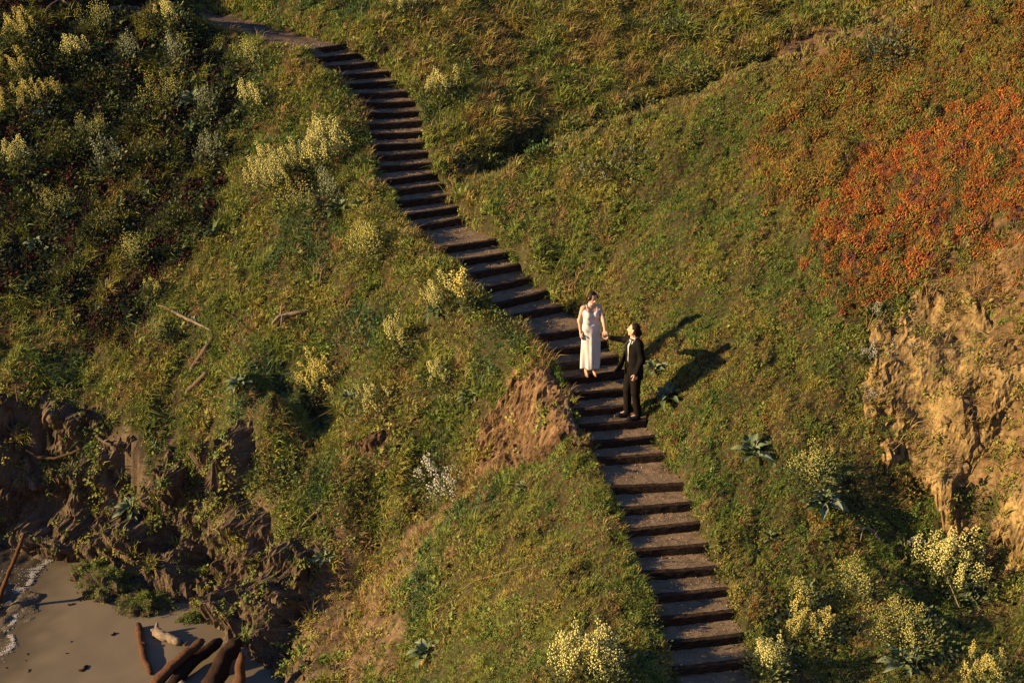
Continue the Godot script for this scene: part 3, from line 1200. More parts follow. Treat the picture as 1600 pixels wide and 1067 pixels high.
func build_ground_cover():
	var kinds := {
		"grass": [grass_patch(1, 12, 0.06, 0.13, 0.012, 0.9), grass_patch(2, 12, 0.06, 0.16, 0.012, 1.3), grass_patch(3, 10, 0.05, 0.11, 0.014, 0.6)],
		"leafy": [leaf_patch(11, 14, 0.075, 0.08, 0.042, 0.03), leaf_patch(12, 14, 0.07, 0.09, 0.036, 0.027), leaf_patch(13, 10, 0.07, 0.08, 0.055, 0.036)],
		"succulent": [finger_patch(21, 12, 0.065, 0.07, 0.009), finger_patch(22, 12, 0.065, 0.085, 0.009)],
		"long_grass": [grass_patch(41, 12, 0.05, 0.26, 0.011, 1.5), grass_patch(42, 12, 0.05, 0.30, 0.010, 1.9)],
		"broadleaf": [leaf_patch(51, 9, 0.07, 0.10, 0.095, 0.055), leaf_patch(52, 8, 0.07, 0.09, 0.085, 0.06)],
		"straw": [grass_patch(31, 9, 0.05, 0.22, 0.008, 1.7), grass_patch(32, 9, 0.05, 0.17, 0.008, 2.0)],
	}
	for k in kinds:
		beds[k] = []
		for m in kinds[k]: beds[k].append([])
	var green := [Color(0.068, 0.120, 0.028), Color(0.120, 0.182, 0.036), Color(0.190, 0.230, 0.046), Color(0.285, 0.262, 0.056), Color(0.275, 0.185, 0.048)]
	var cool := [Color(0.066, 0.115, 0.044), Color(0.110, 0.172, 0.055), Color(0.170, 0.215, 0.060)]
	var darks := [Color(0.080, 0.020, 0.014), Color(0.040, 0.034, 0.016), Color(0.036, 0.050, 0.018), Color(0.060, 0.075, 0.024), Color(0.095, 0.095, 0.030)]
	var fires := [Color(0.12, 0.09, 0.095), Color(0.28, 0.088, 0.030), Color(0.47, 0.165, 0.036), Color(0.45, 0.225, 0.048), Color(0.20, 0.17, 0.04), Color(0.12, 0.13, 0.035)]
	var x0 := -16.0
	var step := 0.118
	var nj := int((43.0 - 17.6) / step)
	var ni := int((11.3 + 16.0) / step)
	for j in nj:
		for i in ni:
			var x := x0 + (i + rng.randf()) * step
			var z := -42.8 + (j + rng.randf()) * step
			var y := surf(x, z)
			if not in_view(Vector3(x, y, z)): continue
			if y < sand_at(x, z) + 0.03: continue
			var zn := zone_at(x, z)
			if zn == Z_SAND or zn == Z_PATH: continue
			if z > -39 and x > -7 and x < 5:
				var s := near_line(line, x, z)
				if s[0] < 0.56 + tone2.get_noise_2d(x * 2.5, z * 2.5) * 0.12 and s[2] > 0.02: continue
			var nrm := surf_normal(x, z)
			var t1 := tone.get_noise_2d(x, z)
			var t2 := tone2.get_noise_2d(x * 1.6, z * 1.6)
			var slope := 1.0 - nrm.y
			var count := 4
			if nrm.y < 0.66: count = 5
			if zn == Z_GRASS and x > 0.5 + (z + 26.0) * -0.45 and z > -34.0: count = 8
			elif zn == Z_ICE or zn == Z_ICE_THIN: count = 8
			var bare := 0.0
			match zn:
				Z_EARTH: bare = 0.74 - 0.7 * t2 if z > -24.8 or x < -0.2 else 0.84 - 0.8 * t2
				Z_OUTCROP: bare = 0.76 - 0.9 * t2
				Z_OUT_GRASS: bare = 0.34 - 0.5 * t2
				Z_ROCK: bare = 0.83 - 0.9 * t2 + (0.12 if y < -4.2 else 0.0)
				Z_THIN: bare = 0.60 - 0.5 * t2
			var rl := [9.0, 0.0, 0.0, 0.0]
			if zn != Z_ICE and x > -2.0 and z < -28.5 and z > -38.0: rl = near_line(ridge_line, x, z)
			for q in count:
				if rng.randf() < bare: continue
				var px := x + rng.randf_range(-0.07, 0.07)
				var pz := z + rng.randf_range(-0.07, 0.07)
				var p := Vector3(px, surf(px, pz), pz)
				var up := (nrm * 0.6 + Vector3.UP * 0.55 + Vector3(0.10, 0, 0.06)).normalized()
				var yaw := rng.randf() * TAU
				var r := rng.randf()
				var kind := "grass"
				var sc := 1.0
				var c: Color
				# one kind tends to take over a patch
				var sp := clumps.get_noise_2d(px * 0.55 + 31.0, pz * 0.55) * 0.0 + tone2.get_noise_2d(px * 0.9 + 77.0, pz * 0.9 - 20.0) * 1.5
				r = clampf(r - sp * 0.55, 0.0, 0.999)
				var tall := 0.72 + 0.75 * clampf(0.5 + bumps.get_noise_2d(px * 2.3 + 60.0, pz * 2.3) * 1.6, 0.0, 1.0)
				var mixv := 0.44 + t1 * 0.5 + t2 * 0.3 + rng.randf_range(-0.12, 0.12)
				match zn:
					Z_ICE, Z_ICE_THIN:
						# runners hang down the slope: streaks of fresh orange growth between bare greyish stems
						var streak := tone2.get_noise_2d((x * 0.8 + z * 0.6) * 2.6, (z * 0.8 - x * 0.6) * 0.7)
						var f := 0.47 + streak * 0.75 + t2 * 0.2 + rng.randf_range(-0.2, 0.2)
						if zn == Z_ICE and rng.randf() < 0.88:
							kind = "succulent"; c = pick(fires, f + 0.05 + rng.randf_range(-0.15, 0.2) + 0.04 - 0.2 * smooth(-26.0, -24.0, z)); sc = rng.randf_range(0.65, 1.0)
						elif zn == Z_ICE_THIN and rng.randf() < 0.40 + t2 * 0.5:
							kind = "succulent"; c = pick(fires, 0.45 + f * 0.5).lerp(Color(0.10, 0.09, 0.025), 0.4); sc = rng.randf_range(0.8, 1.15)
						else:
							kind = "grass" if r < 0.93 else "leafy"
							c = pick(green, mixv + 0.2); sc = rng.randf_range(0.5, 0.8)
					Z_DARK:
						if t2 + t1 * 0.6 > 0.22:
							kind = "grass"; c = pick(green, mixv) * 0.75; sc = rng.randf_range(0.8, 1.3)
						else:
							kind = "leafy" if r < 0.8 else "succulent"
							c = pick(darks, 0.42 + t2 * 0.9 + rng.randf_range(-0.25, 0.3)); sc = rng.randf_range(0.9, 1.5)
					Z_BACK:
						kind = "grass" if r < 0.62 else ("leafy" if r < 0.86 else "straw")
						c = pick(green, mixv + 0.16) if kind != "straw" else Color(0.27, 0.18, 0.075)
						sc = rng.randf_range(0.8, 1.5)
						if t2 < -0.25: c = c.lerp(Color(0.10, 0.10, 0.04), 0.5)
					Z_OUTCROP, Z_OUT_GRASS, Z_EARTH, Z_THIN:
						kind = "straw" if r < 0.45 else ("grass" if r < 0.8 else "leafy")
						c = Color(0.30, 0.20, 0.085) if kind == "straw" else pick(green, mixv + 0.3)
						sc = rng.randf_range(0.6, 1.1)
						if zn == Z_OUT_GRASS and y > 2.6 and rng.randf() < 0.3:
							kind = "succulent"; c = pick(fires, 0.2 + rng.randf() * 0.7)
					Z_ROCK:
						kind = "leafy" if r < 0.65 else "grass"
						c = pick(green, mixv + 0.05) * 0.8
						sc = rng.randf_range(0.7, 1.3)
					_:
						var right := x > 0.5 + (z + 26.0) * -0.45 and z > -34.0
						if right:
							kind = "grass" if r < 0.45 else ("leafy" if r < 0.92 else "straw")
							c = pick(green, mixv + 0.06) if kind != "straw" else Color(0.29, 0.20, 0.08)
							sc = rng.randf_range(0.38, 0.64)
							if rng.randf() < 0.03 + maxf(0.0, t2) * 0.11:
								kind = "succulent"; c = Color(0.32, 0.10, 0.03).lerp(Color(0.34, 0.19, 0.045), rng.randf())
						else:
							kind = "grass" if r < 0.60 else ("leafy" if r < 0.90 else "straw")
							c = pick(green if t1 > -0.28 else cool, mixv + 0.05) if kind != "straw" else Color(0.29, 0.19, 0.08)
							sc = rng.randf_range(0.6, 1.1)
				if zn != Z_ICE and x > -2.0 and z < -28.5 and z > -38.0:
					if rl[0] < 0.22: c = c.lerp(Color(0.30, 0.27, 0.10), 0.6)
					elif z < rl[3] and rl[0] < bank_at(rl[2]) + 0.3:
						if nrm.y < 0.62 and rng.randf() < 0.6: continue
				if kind == "grass" and zn != Z_ICE and sp > 0.42 and rng.randf() < (0.5 if x < 1.5 or z > -22.0 else 0.12):
					kind = "long_grass"; c = c.lerp(Color(0.25, 0.22, 0.06), 0.25); sc *= 0.8
				elif kind == "leafy" and zn != Z_ICE and rng.randf() < (0.22 if sp < -0.3 else 0.06) * (1.0 if x < 1.5 else 0.3):
					kind = "broadleaf"; c = c.lerp(Color(0.09, 0.16, 0.05), 0.4)
				var k := rng.randf_range(0.68, 1.32) if x < 1.0 else rng.randf_range(0.8, 1.2)
				sc *= tall
				if zn == Z_ROCK or zn == Z_OUTCROP or zn == Z_EARTH:
					p += nrm * (0.10 + rock_relief(zn, p) - 0.02)
				bed(kind, rng.randi() % beds[kind].size(), Transform3D(frame_on(up, yaw) * sc, p), Color(c.r * k, c.g * k, c.b * k))
	var about := {
		"grass": ["meadow_grass", "short olive and green grass growing all over the hillside", "grass"],
		"leafy": ["leafy_ground_cover", "small leafy green weeds growing low between the grass", "ground cover"],
		"succulent": ["ice_plant_mat", "mat of fleshy orange and red ice plant spreading over the slope", "ice plant"],
		"long_grass": ["long_grass", "longer bending grass in patches over the hillside", "grass"],
		"broadleaf": ["broadleaf_weeds", "broader leaved green weeds scattered among the grass", "weeds"],
		"straw": ["dry_grass", "thin dry straw coloured grass scattered over the slope", "dry grass"],
	}
	for kind in kinds:
		var root := Node3D.new()
		root.name = about[kind][0]
		tag(root, about[kind][1], about[kind][2], "", "stuff")
		add_child(root)
		for q in kinds[kind].size():
			var mm := MultiMesh.new()
			mm.transform_format = MultiMesh.TRANSFORM_3D
			mm.use_colors = true
			mm.mesh = kinds[kind][q]
			fill(mm, beds[kind][q])
			var mi := MultiMeshInstance3D.new()
			mi.name = "tufts"
			mi.multimesh = mm
			mi.material_override = mat_leaf
			mi.set_meta("kind", "stuff")
			root.add_child(mi, true)
		var total := 0
		for l in beds[kind]: total += l.size()
		print(kind, " ", total)
	beds.clear()
# ---------------------------------------------------------------- loose and standing rock
func shard(seed_no: int, sx: float, sy: float, sz: float) -> ArrayMesh:
	# an angular block: a cube cut by random planes
	var r := RandomNumberGenerator.new()
	r.seed = seed_no
	var planes := []
	for q in 11:
		var n := Vector3(r.randfn(), r.randfn(), r.randfn()).normalized()
		planes.append([n, r.randf_range(0.55, 0.95)])
	var v := PackedVector3Array()
	var idx := PackedInt32Array()
	var rows := 6
	var cols := 9
	for j in rows + 1:
		for i in cols:
			var th := PI * j / rows
			var ph := TAU * (i + 0.5 * (j % 2)) / cols
			var d := Vector3(sin(th) * cos(ph), cos(th), sin(th) * sin(ph))
			var k := 1.1
			for p in planes:
				var dn: float = d.dot(p[0])
				if dn > 0.01: k = minf(k, p[1] / dn)
			v.append(Vector3(d.x * sx, d.y * sy, d.z * sz) * k)
	for j in rows:
		for i in cols:
			var a := j * cols + i
			var b := j * cols + (i + 1) % cols
			idx.append_array([a, b, a + cols, b, b + cols, a + cols])
	return mesh_from(v, idx, PackedColorArray(), PackedVector2Array(), true, true)

func build_cliff_rocks():
	var flats := []
	for q in 7: flats.append(shard(300 + q, 0.20, 0.035, 0.07))
	var blocks := []
	for q in 6: blocks.append(shard(320 + q, 0.12, 0.10, 0.11))
	# bedding of the sea cliff: slabs standing out along the dip
	var dip := Vector3(0.62, -0.70, 0.35).normalized()
	var cliff: Node3D = faces[Z_ROCK]
	var made := 0
	var tries := 0
	while made < 300 and tries < 4000:
		tries += 1
		var px := rng.randf_range(-60, 560)
		var py := rng.randf_range(640, 1070)
		var p := on_land(px, py)
		if zone_at(p.x, p.z) != Z_ROCK or p.y < SAND + 0.1: continue
		if px > 430 and rng.randf() < 0.5: continue
		var n := surf_normal(p.x, p.z)
		var ax := (dip + Vector3(rng.randf_range(-.25, .25), rng.randf_range(-.25, .25), rng.randf_range(-.25, .25))).normalized()
		var out := (n - ax * n.dot(ax)).normalized()
		var side := ax.cross(out)
		var bs := Basis(ax, side, out) if rng.randf() < 0.75 else Basis(ax, out, -side)
		var s := rng.randf_range(0.4, 1.15) * (1.6 if rng.randf() < 0.1 else 1.0)
		put("rock_slab", flats[rng.randi() % flats.size()], mat_rock[rng.randi() % 3], cliff, Transform3D(bs * s, p + n * (rock_relief(Z_ROCK, p) - 0.01)))
		made += 1
	var crop: Node3D = faces[Z_OUTCROP]
	made = 0
	tries = 0
	while made < 290 and tries < 4000:
		tries += 1
		var px := rng.randf_range(1360, 1660)
		var py := rng.randf_range(450, 950)
		var p := on_land(px, py)
		if zone_at(p.x, p.z) != Z_OUTCROP: continue
		var near := Vector2(px - 1450, (py - 610) * 0.8).length()
		if rng.randf() > exp(-near / 130.0) + 0.12: continue
		var n := surf_normal(p.x, p.z)
		var bs := Basis(Vector3(rng.randfn(), rng.randfn(), rng.randfn()).normalized(), rng.randf() * TAU)
		var s := rng.randf_range(0.22, 0.75) * (1.7 if rng.randf() < 0.08 else 1.0)
		put("rock_lump", blocks[rng.randi() % blocks.size()], mat_tan_rock[rng.randi() % 3], crop, Transform3D(bs * s, p + n * rock_relief(Z_OUTCROP, p)))
		made += 1
	# clods on the bare earth slip beside the stairs
	var slip: Node3D = faces[Z_EARTH]
	made = 0
	tries = 0
	while made < 110 and tries < 3000:
		tries += 1
		var p := on_land(rng.randf_range(520, 930), rng.randf_range(610, 1060))
		if zone_at(p.x, p.z) != Z_EARTH: continue
		if p.x < -0.6 and rng.randf() < 0.6: continue
		var bs := Basis(Vector3(rng.randfn(), rng.randfn(), rng.randfn()).normalized(), rng.randf() * TAU)
		put("clod", blocks[rng.randi() % blocks.size()], mat_tan_rock[2], slip, Transform3D(bs * rng.randf_range(0.15, 0.5), p))
		made += 1

# how far bare rock or earth stands out from the smooth slope
func rock_relief(zn: int, p: Vector3) -> float:
	if zn == Z_ROCK:
		# beds dipping down towards the sand: long along the dip, thin across it
		var wob := bumps.get_noise_3d(p.x * 1.6, p.y * 1.6, p.z * 1.6)
		var u := p.x * 0.62 - p.y * 0.70 + p.z * 0.35
		var w := p.x * 0.70 + p.y * 0.72 + wob * 0.35
		var q := p.z * 0.9 - p.x * 0.3
		var r := (ridges.get_noise_3d(u * 0.45, w * 1.7, q * 1.0) - 0.2) * 0.17
		r += (fposmod(w * 2.7 + wob, 1.0) - 0.5) * 0.11
		r += ridges.get_noise_3d(u * 1.3 + 7.0, w * 4.2, q * 2.6) * 0.055
		r += bumps.get_noise_3d(p.x * 1.15, p.y * 1.15, p.z * 1.15) * 0.85
		return r + fine.get_noise_3d(p.x * 3.5, p.y * 3.5, p.z * 3.5) * 0.035
	if zn == Z_OUTCROP:
		var r := bumps.get_noise_3d(p.x * 1.2, p.y * 1.2, p.z * 1.2) * 0.28
		r += ridges.get_noise_3d(p.x * 0.7, p.y * 1.0 + p.x * 0.5, p.z * 0.7) * 0.06
		var cells := clumps.get_noise_3d(p.x * 1.7, p.y * 1.7, p.z * 1.7)
		r -= cells * 0.06
		return r + fine.get_noise_3d(p.x * 3.0, p.y * 3.0, p.z * 3.0) * 0.025
	return fine.get_noise_3d(p.x * 2.2, p.y * 1.4, p.z * 2.2) * 0.09 + ridges.get_noise_3d(p.x * 2.2, p.y * 1.2, p.z * 2.2) * 0.07

func rock_face(called: String, label: String, zn: int, x0: float, x1: float, z0: float, z1: float, sx: float, sz: float, m: Material):
	var nx := int((x1 - x0) / sx)
	var nz := int((z1 - z0) / sz)
	var v := PackedVector3Array()
	var col := PackedColorArray()
	var mask := PackedFloat32Array()
	v.resize(nx * nz); col.resize(nx * nz); mask.resize(nx * nz)
	for j in nz:
		for i in nx:
			var x := x0 + i * sx
			var z := z0 + j * sz
			var k := 0.0
			for o in [[0, 0], [0.14, 0], [-0.14, 0], [0, 0.14], [0, -0.14], [0.1, 0.1], [-0.1, 0.1], [0.1, -0.1], [-0.1, -0.1]]:
				var q := zone_at(x + o[0], z + o[1])
				if q == zn: k += 1.0 / 9.0
			mask[j * nx + i] = k
			var p := Vector3(x, surf(x, z), z)
			if k > 0.0 and p.y > sand_at(x, z) - 0.15:
				var n := surf_normal(x, z, 0.2)
				p += n * (lerpf(-0.16, 0.10 + rock_relief(zn, p), smooth(0.0, 0.75, k)))
			else:
				p.y -= 0.3
			v[j * nx + i] = p
			var f := 1.0 + fine.get_noise_3d(p.x * 2.0, p.y * 4.0, p.z * 2.0) * 0.6 + tone2.get_noise_3d(p.x, p.y, p.z) * 0.6
			var c := soil_color(x, z, zn)
			col[j * nx + i] = Color(c.r * f, c.g * f, c.b * f)
	var idx := PackedInt32Array()
	for j in nz - 1:
		for i in nx - 1:
			var a := j * nx + i
			if mask[a] + mask[a + 1] + mask[a + nx] + mask[a + nx + 1] < 0.05: continue
			idx.append_array([a, a + 1, a + nx, a + 1, a + nx + 1, a + nx])
	var o := put(called, mesh_from(v, idx, col, PackedVector2Array(), true), m, self)
	tag(o, label, "cliff" if zn == Z_ROCK else "bank", "", "structure")
	faces[zn] = o

var faces := {}

func build_rock_faces():
	rock_face("cliff_face", "dark bedded rock face of the low sea cliff", Z_ROCK, -12.6, -2.4, -32.2, -24.0, 0.05, 0.036, mat_soil)
	rock_face("bare_bank", "bare crumbling tan bank on the open slope", Z_OUTCROP, 5.2, 9.8, -26.6, -19.2, 0.042, 0.036, mat_soil)
	rock_face("earth_slip", "bare slip of orange earth beside the stairs and the gully under it", Z_EARTH, -3.2, 2.0, -27.6, -22.4, 0.042, 0.04, mat_soil)
# ---------------------------------------------------------------- single plants
var cabbage_leaf := []
var mat_cabbage := []
var mat_dead := []
var spikes := {}
var mat_blossom: StandardMaterial3D

func big_leaf(seed_no: int) -> ArrayMesh:
	# broad wavy leaf of length 1 along +z, arching
	var r := RandomNumberGenerator.new()
	r.seed = seed_no
	var v := PackedVector3Array()
	var idx := PackedInt32Array()
	var rows := 7
	for j in rows + 1:
		var t := float(j) / rows
		var w := 0.04 + 0.17 * pow(sin(clampf(t * 1.06, 0, 1) * PI), 0.7) * (0.55 + 0.6 * t)
		if j == rows: w = 0.03
		var y := 0.10 * t + 0.42 * t * t * (1.0 - t) * 1.8 - 0.18 * t * t * t
		var wob := r.randf_range(-0.04, 0.04)
		var wob2 := r.randf_range(-0.04, 0.04)
		v.append(Vector3(-w * r.randf_range(0.8, 1.15), y + 0.06 + wob, t))
		v.append(Vector3(-w * 0.5, y + 0.025, t))
		v.append(Vector3(0, y, t))
		v.append(Vector3(w * 0.5, y + 0.025, t))
		v.append(Vector3(w * r.randf_range(0.8, 1.15), y + 0.06 + wob2, t))
	for j in rows:
		for i in 4:
			var a := j * 5 + i
			idx.append_array([a, a + 1, a + 5, a + 1, a + 6, a + 5])
	return mesh_from(v, idx)

func spike(seed_no: int, h: float, blossom: Color, stem: Color, flowers: int, spread: float, size: float) -> ArrayMesh:
	var r := RandomNumberGenerator.new()
	r.seed = seed_no
	var v := PackedVector3Array()
	var col := PackedColorArray()
	var idx := PackedInt32Array()
	var bend := Vector3(r.randf_range(-0.2, 0.2), 0, r.randf_range(-0.2, 0.2)) * h
	# stem, three sided
	var segs := 4
	for j in segs + 1:
		var t := float(j) / segs
		var c := Vector3.UP * h * t + bend * t * t
		for s in 3:
			var a := TAU * s / 3.0
			v.append(c + Vector3(cos(a), 0, sin(a)) * lerpf(0.006, 0.003, t)); col.append(stem)
	for j in segs:
		for s in 3:
			var s2 := (s + 1) % 3
			idx.append_array([j * 3 + s, j * 3 + s2, j * 3 + 3 + s, j * 3 + s2, j * 3 + 3 + s2, j * 3 + 3 + s])
	# blossoms: small four-petalled heads, as octahedra squashed and turned
	for q in flowers:
		var t := lerpf(0.42, 1.0, pow(float(q) / flowers, 0.9))
		var a := q * 2.4 + r.randf()
		var out := Vector3(cos(a), r.randf_range(-0.1, 0.3), sin(a))
		var c := Vector3.UP * h * t + bend * t * t + out * spread * lerpf(1.0, 0.35, t) * r.randf_range(0.5, 1.2)
		var s := size * r.randf_range(0.7, 1.25)
		var k := r.randf_range(0.8, 1.15)
		var cc := Color(blossom.r * k, blossom.g * k * r.randf_range(0.93, 1.05), blossom.b * k)
		var bs := Basis(Vector3(r.randfn(), r.randfn(), r.randfn()).normalized(), r.randf() * TAU)
		var b := v.size()
		for d in [Vector3(1, 0, 0), Vector3(0, 0, 1), Vector3(-1, 0, 0), Vector3(0, 0, -1), Vector3(0, 0.55, 0), Vector3(0, -0.55, 0)]:
			v.append(c + bs * (d * s)); col.append(cc)
		for e in 4:
			var e2 := (e + 1) % 4
			idx.append_array([b + e, b + 4, b + e2, b + e, b + e2, b + 5])
	# a few narrow leaves low on the stem
	for q in 6:
		var t := r.randf_range(0.05, 0.5)
		var a := r.randf() * TAU
		var o := Vector3.UP * h * t + bend * t * t
		var f := Vector3(cos(a), 0.5, sin(a)).normalized() * h * r.randf_range(0.14, 0.26)
		var side := f.cross(Vector3.UP).normalized() * h * 0.03
		var b := v.size()
		for p in [o, o + f * 0.5 + side, o + f, o + f * 0.5 - side]:
			v.append(p); col.append(stem)
		idx.append_array([b, b + 1, b + 2, b, b + 2, b + 3])
	return mesh_from(v, idx, col)

func leaf_dome(seed_no: int, leaves: int, rx: float, ry: float, l: float, c0: Color, c1: Color) -> ArrayMesh:
	# leaves spread through an uneven dome, denser outside
	var r := RandomNumberGenerator.new()
	r.seed = seed_no
	var lump := FastNoiseLite.new()
	lump.seed = seed_no
	lump.frequency = 1.4
	var v := PackedVector3Array()
	var col := PackedColorArray()
	var idx := PackedInt32Array()
	for q in leaves:
		var d := Vector3(r.randfn(), absf(r.randfn()) * 0.9, r.randfn()).normalized()
		var k := pow(r.randf(), 0.4) * (1.0 + lump.get_noise_3dv(d * 1.4) * 0.9)
		var o := Vector3(d.x * rx, d.y * ry, d.z * rx) * k
		var f := (d + Vector3(r.randf_range(-.8, .8), r.randf_range(-.2, .7), r.randf_range(-.8, .8))).normalized()
		var side := f.cross(Vector3(r.randf_range(-.5, .5), 1, r.randf_range(-.5, .5))).normalized()
		var s := l * r.randf_range(0.6, 1.3)
		var kk := r.randf_range(0.75, 1.25)
		var c := c0.lerp(c1, r.randf())
		c = Color(c.r * kk, c.g * kk, c.b * kk)
		var b := v.size()
		for p in [o, o + f * s * 0.5 + side * s * 0.28, o + f * s, o + f * s * 0.5 - side * s * 0.28]:
			v.append(p); col.append(c)
		idx.append_array([b, b + 1, b + 2, b, b + 2, b + 3])
	return mesh_from(v, idx, col)

func stand(px: float, py: float, sink := 0.03) -> Transform3D:
	var p := on_land(px, py)
	var n := surf_normal(p.x, p.z, 0.25)
	return Transform3D(frame_on((n * 0.45 + Vector3.UP * 0.55).normalized(), rng.randf() * TAU), p - n * sink)

func rosette(label: String, px: float, py: float, size: float, leaves: int, dead: int, stalk := false):
	var o := thing("leaf_rosette_plant", label, "plant", stand(px, py, 0.07), "broad-leaved rosettes on the slope")
	leaves = int(leaves * 1.5)
	size *= rng.randf_range(0.75, 1.1)
	for q in leaves:
		var t := float(q) / leaves
		var yaw := q * 2.399 + rng.randf_range(-0.25, 0.25)
		var lift := lerpf(0.15, 1.05, t) + rng.randf_range(-0.15, 0.15)
		var s := size * lerpf(1.05, 0.5, t) * rng.randf_range(0.85, 1.15)
		var bs := Basis(Vector3.UP, yaw) * Basis(Vector3.RIGHT, -lift) * Basis(Vector3.FORWARD, rng.randf_range(-0.3, 0.3))
		put("leaf", cabbage_leaf[q % 4], mat_cabbage[rng.randi() % 3], o, Transform3D(bs * s, Vector3(0, 0.05 + 0.14 * t * size, 0)))
	for q in dead:
		var yaw := rng.randf() * TAU
		var bs := Basis(Vector3.UP, yaw) * Basis(Vector3.RIGHT, rng.randf_range(0.1, 0.5)) * Basis(Vector3.FORWARD, rng.randf_range(-0.6, 0.6))
		var d := put("withered_leaf", cabbage_leaf[q % 4], mat_dead[q % 2], o, Transform3D(bs * size * 0.6, Vector3(0, 0.03, 0)))
		d.set_meta("label", "orange withered leaf at the base")
	if stalk:
		put("stalk", tube([Vector3(0, -0.3, 0.1), Vector3(0, -0.1, 0.04), Vector3.ZERO], [0.03, 0.028, 0.02], 6, 0.1), mat_wood.brown, o)

func flower_clump(label: String, px: float, py: float, radius: float, n: int, height: float, tint: String, group := "yellow flowering clumps on the slope"):
	var o := thing("flowering_clump", label, "flowers", stand(px, py), group)
	var pale := tint == "grey"
	put("foliage", leaf_dome(int(px * 7 + py), int(300 + 700 * radius), radius * 1.15, height * rng.randf_range(0.55, 0.8), rng.randf_range(0.055, 0.085), Color(0.085, 0.12, 0.045) if not pale else Color(0.10, 0.125, 0.07), Color(0.16, 0.17, 0.07)), mat_leaf, o)
	for q in n:
		var a := rng.randf() * TAU
		var d := radius * sqrt(rng.randf())
		var where := Vector3(cos(a) * d, height * 0.12, sin(a) * d)
		var bs := Basis(Vector3(sin(a), 0, -cos(a)), -d / maxf(radius, 0.1) * rng.randf_range(0.1, 0.45)) * Basis(Vector3.UP, rng.randf() * TAU)
		put("flower_spike", spikes[tint][rng.randi() % spikes[tint].size()], mat_blossom, o, Transform3D(bs * height * rng.randf_range(0.75, 1.15), where))

func bush(label: String, px: float, py: float, rx: float, ry: float, c0: Color, c1: Color, leaf := 0.07, group := "low bushes on the slope"):
	var o := thing("low_bush", label, "bush", stand(px, py, 0.1), group)
	put("foliage", leaf_dome(int(px * 3 + py * 5), int(700 * rx * (rx + ry) / leaf * 0.14 + 160), rx, ry, leaf, c0, c1), mat_leaf, o)
	for q in 3:
		var a := rng.randf() * TAU
		put("branch", tube([Vector3(0, -0.1, 0), Vector3(cos(a) * rx * 0.3, ry * 0.4, sin(a) * rx * 0.3), Vector3(cos(a) * rx * 0.6, ry * 0.75, sin(a) * rx * 0.6)], [0.016, 0.011, 0.005], 5), mat_wood.brown, o)

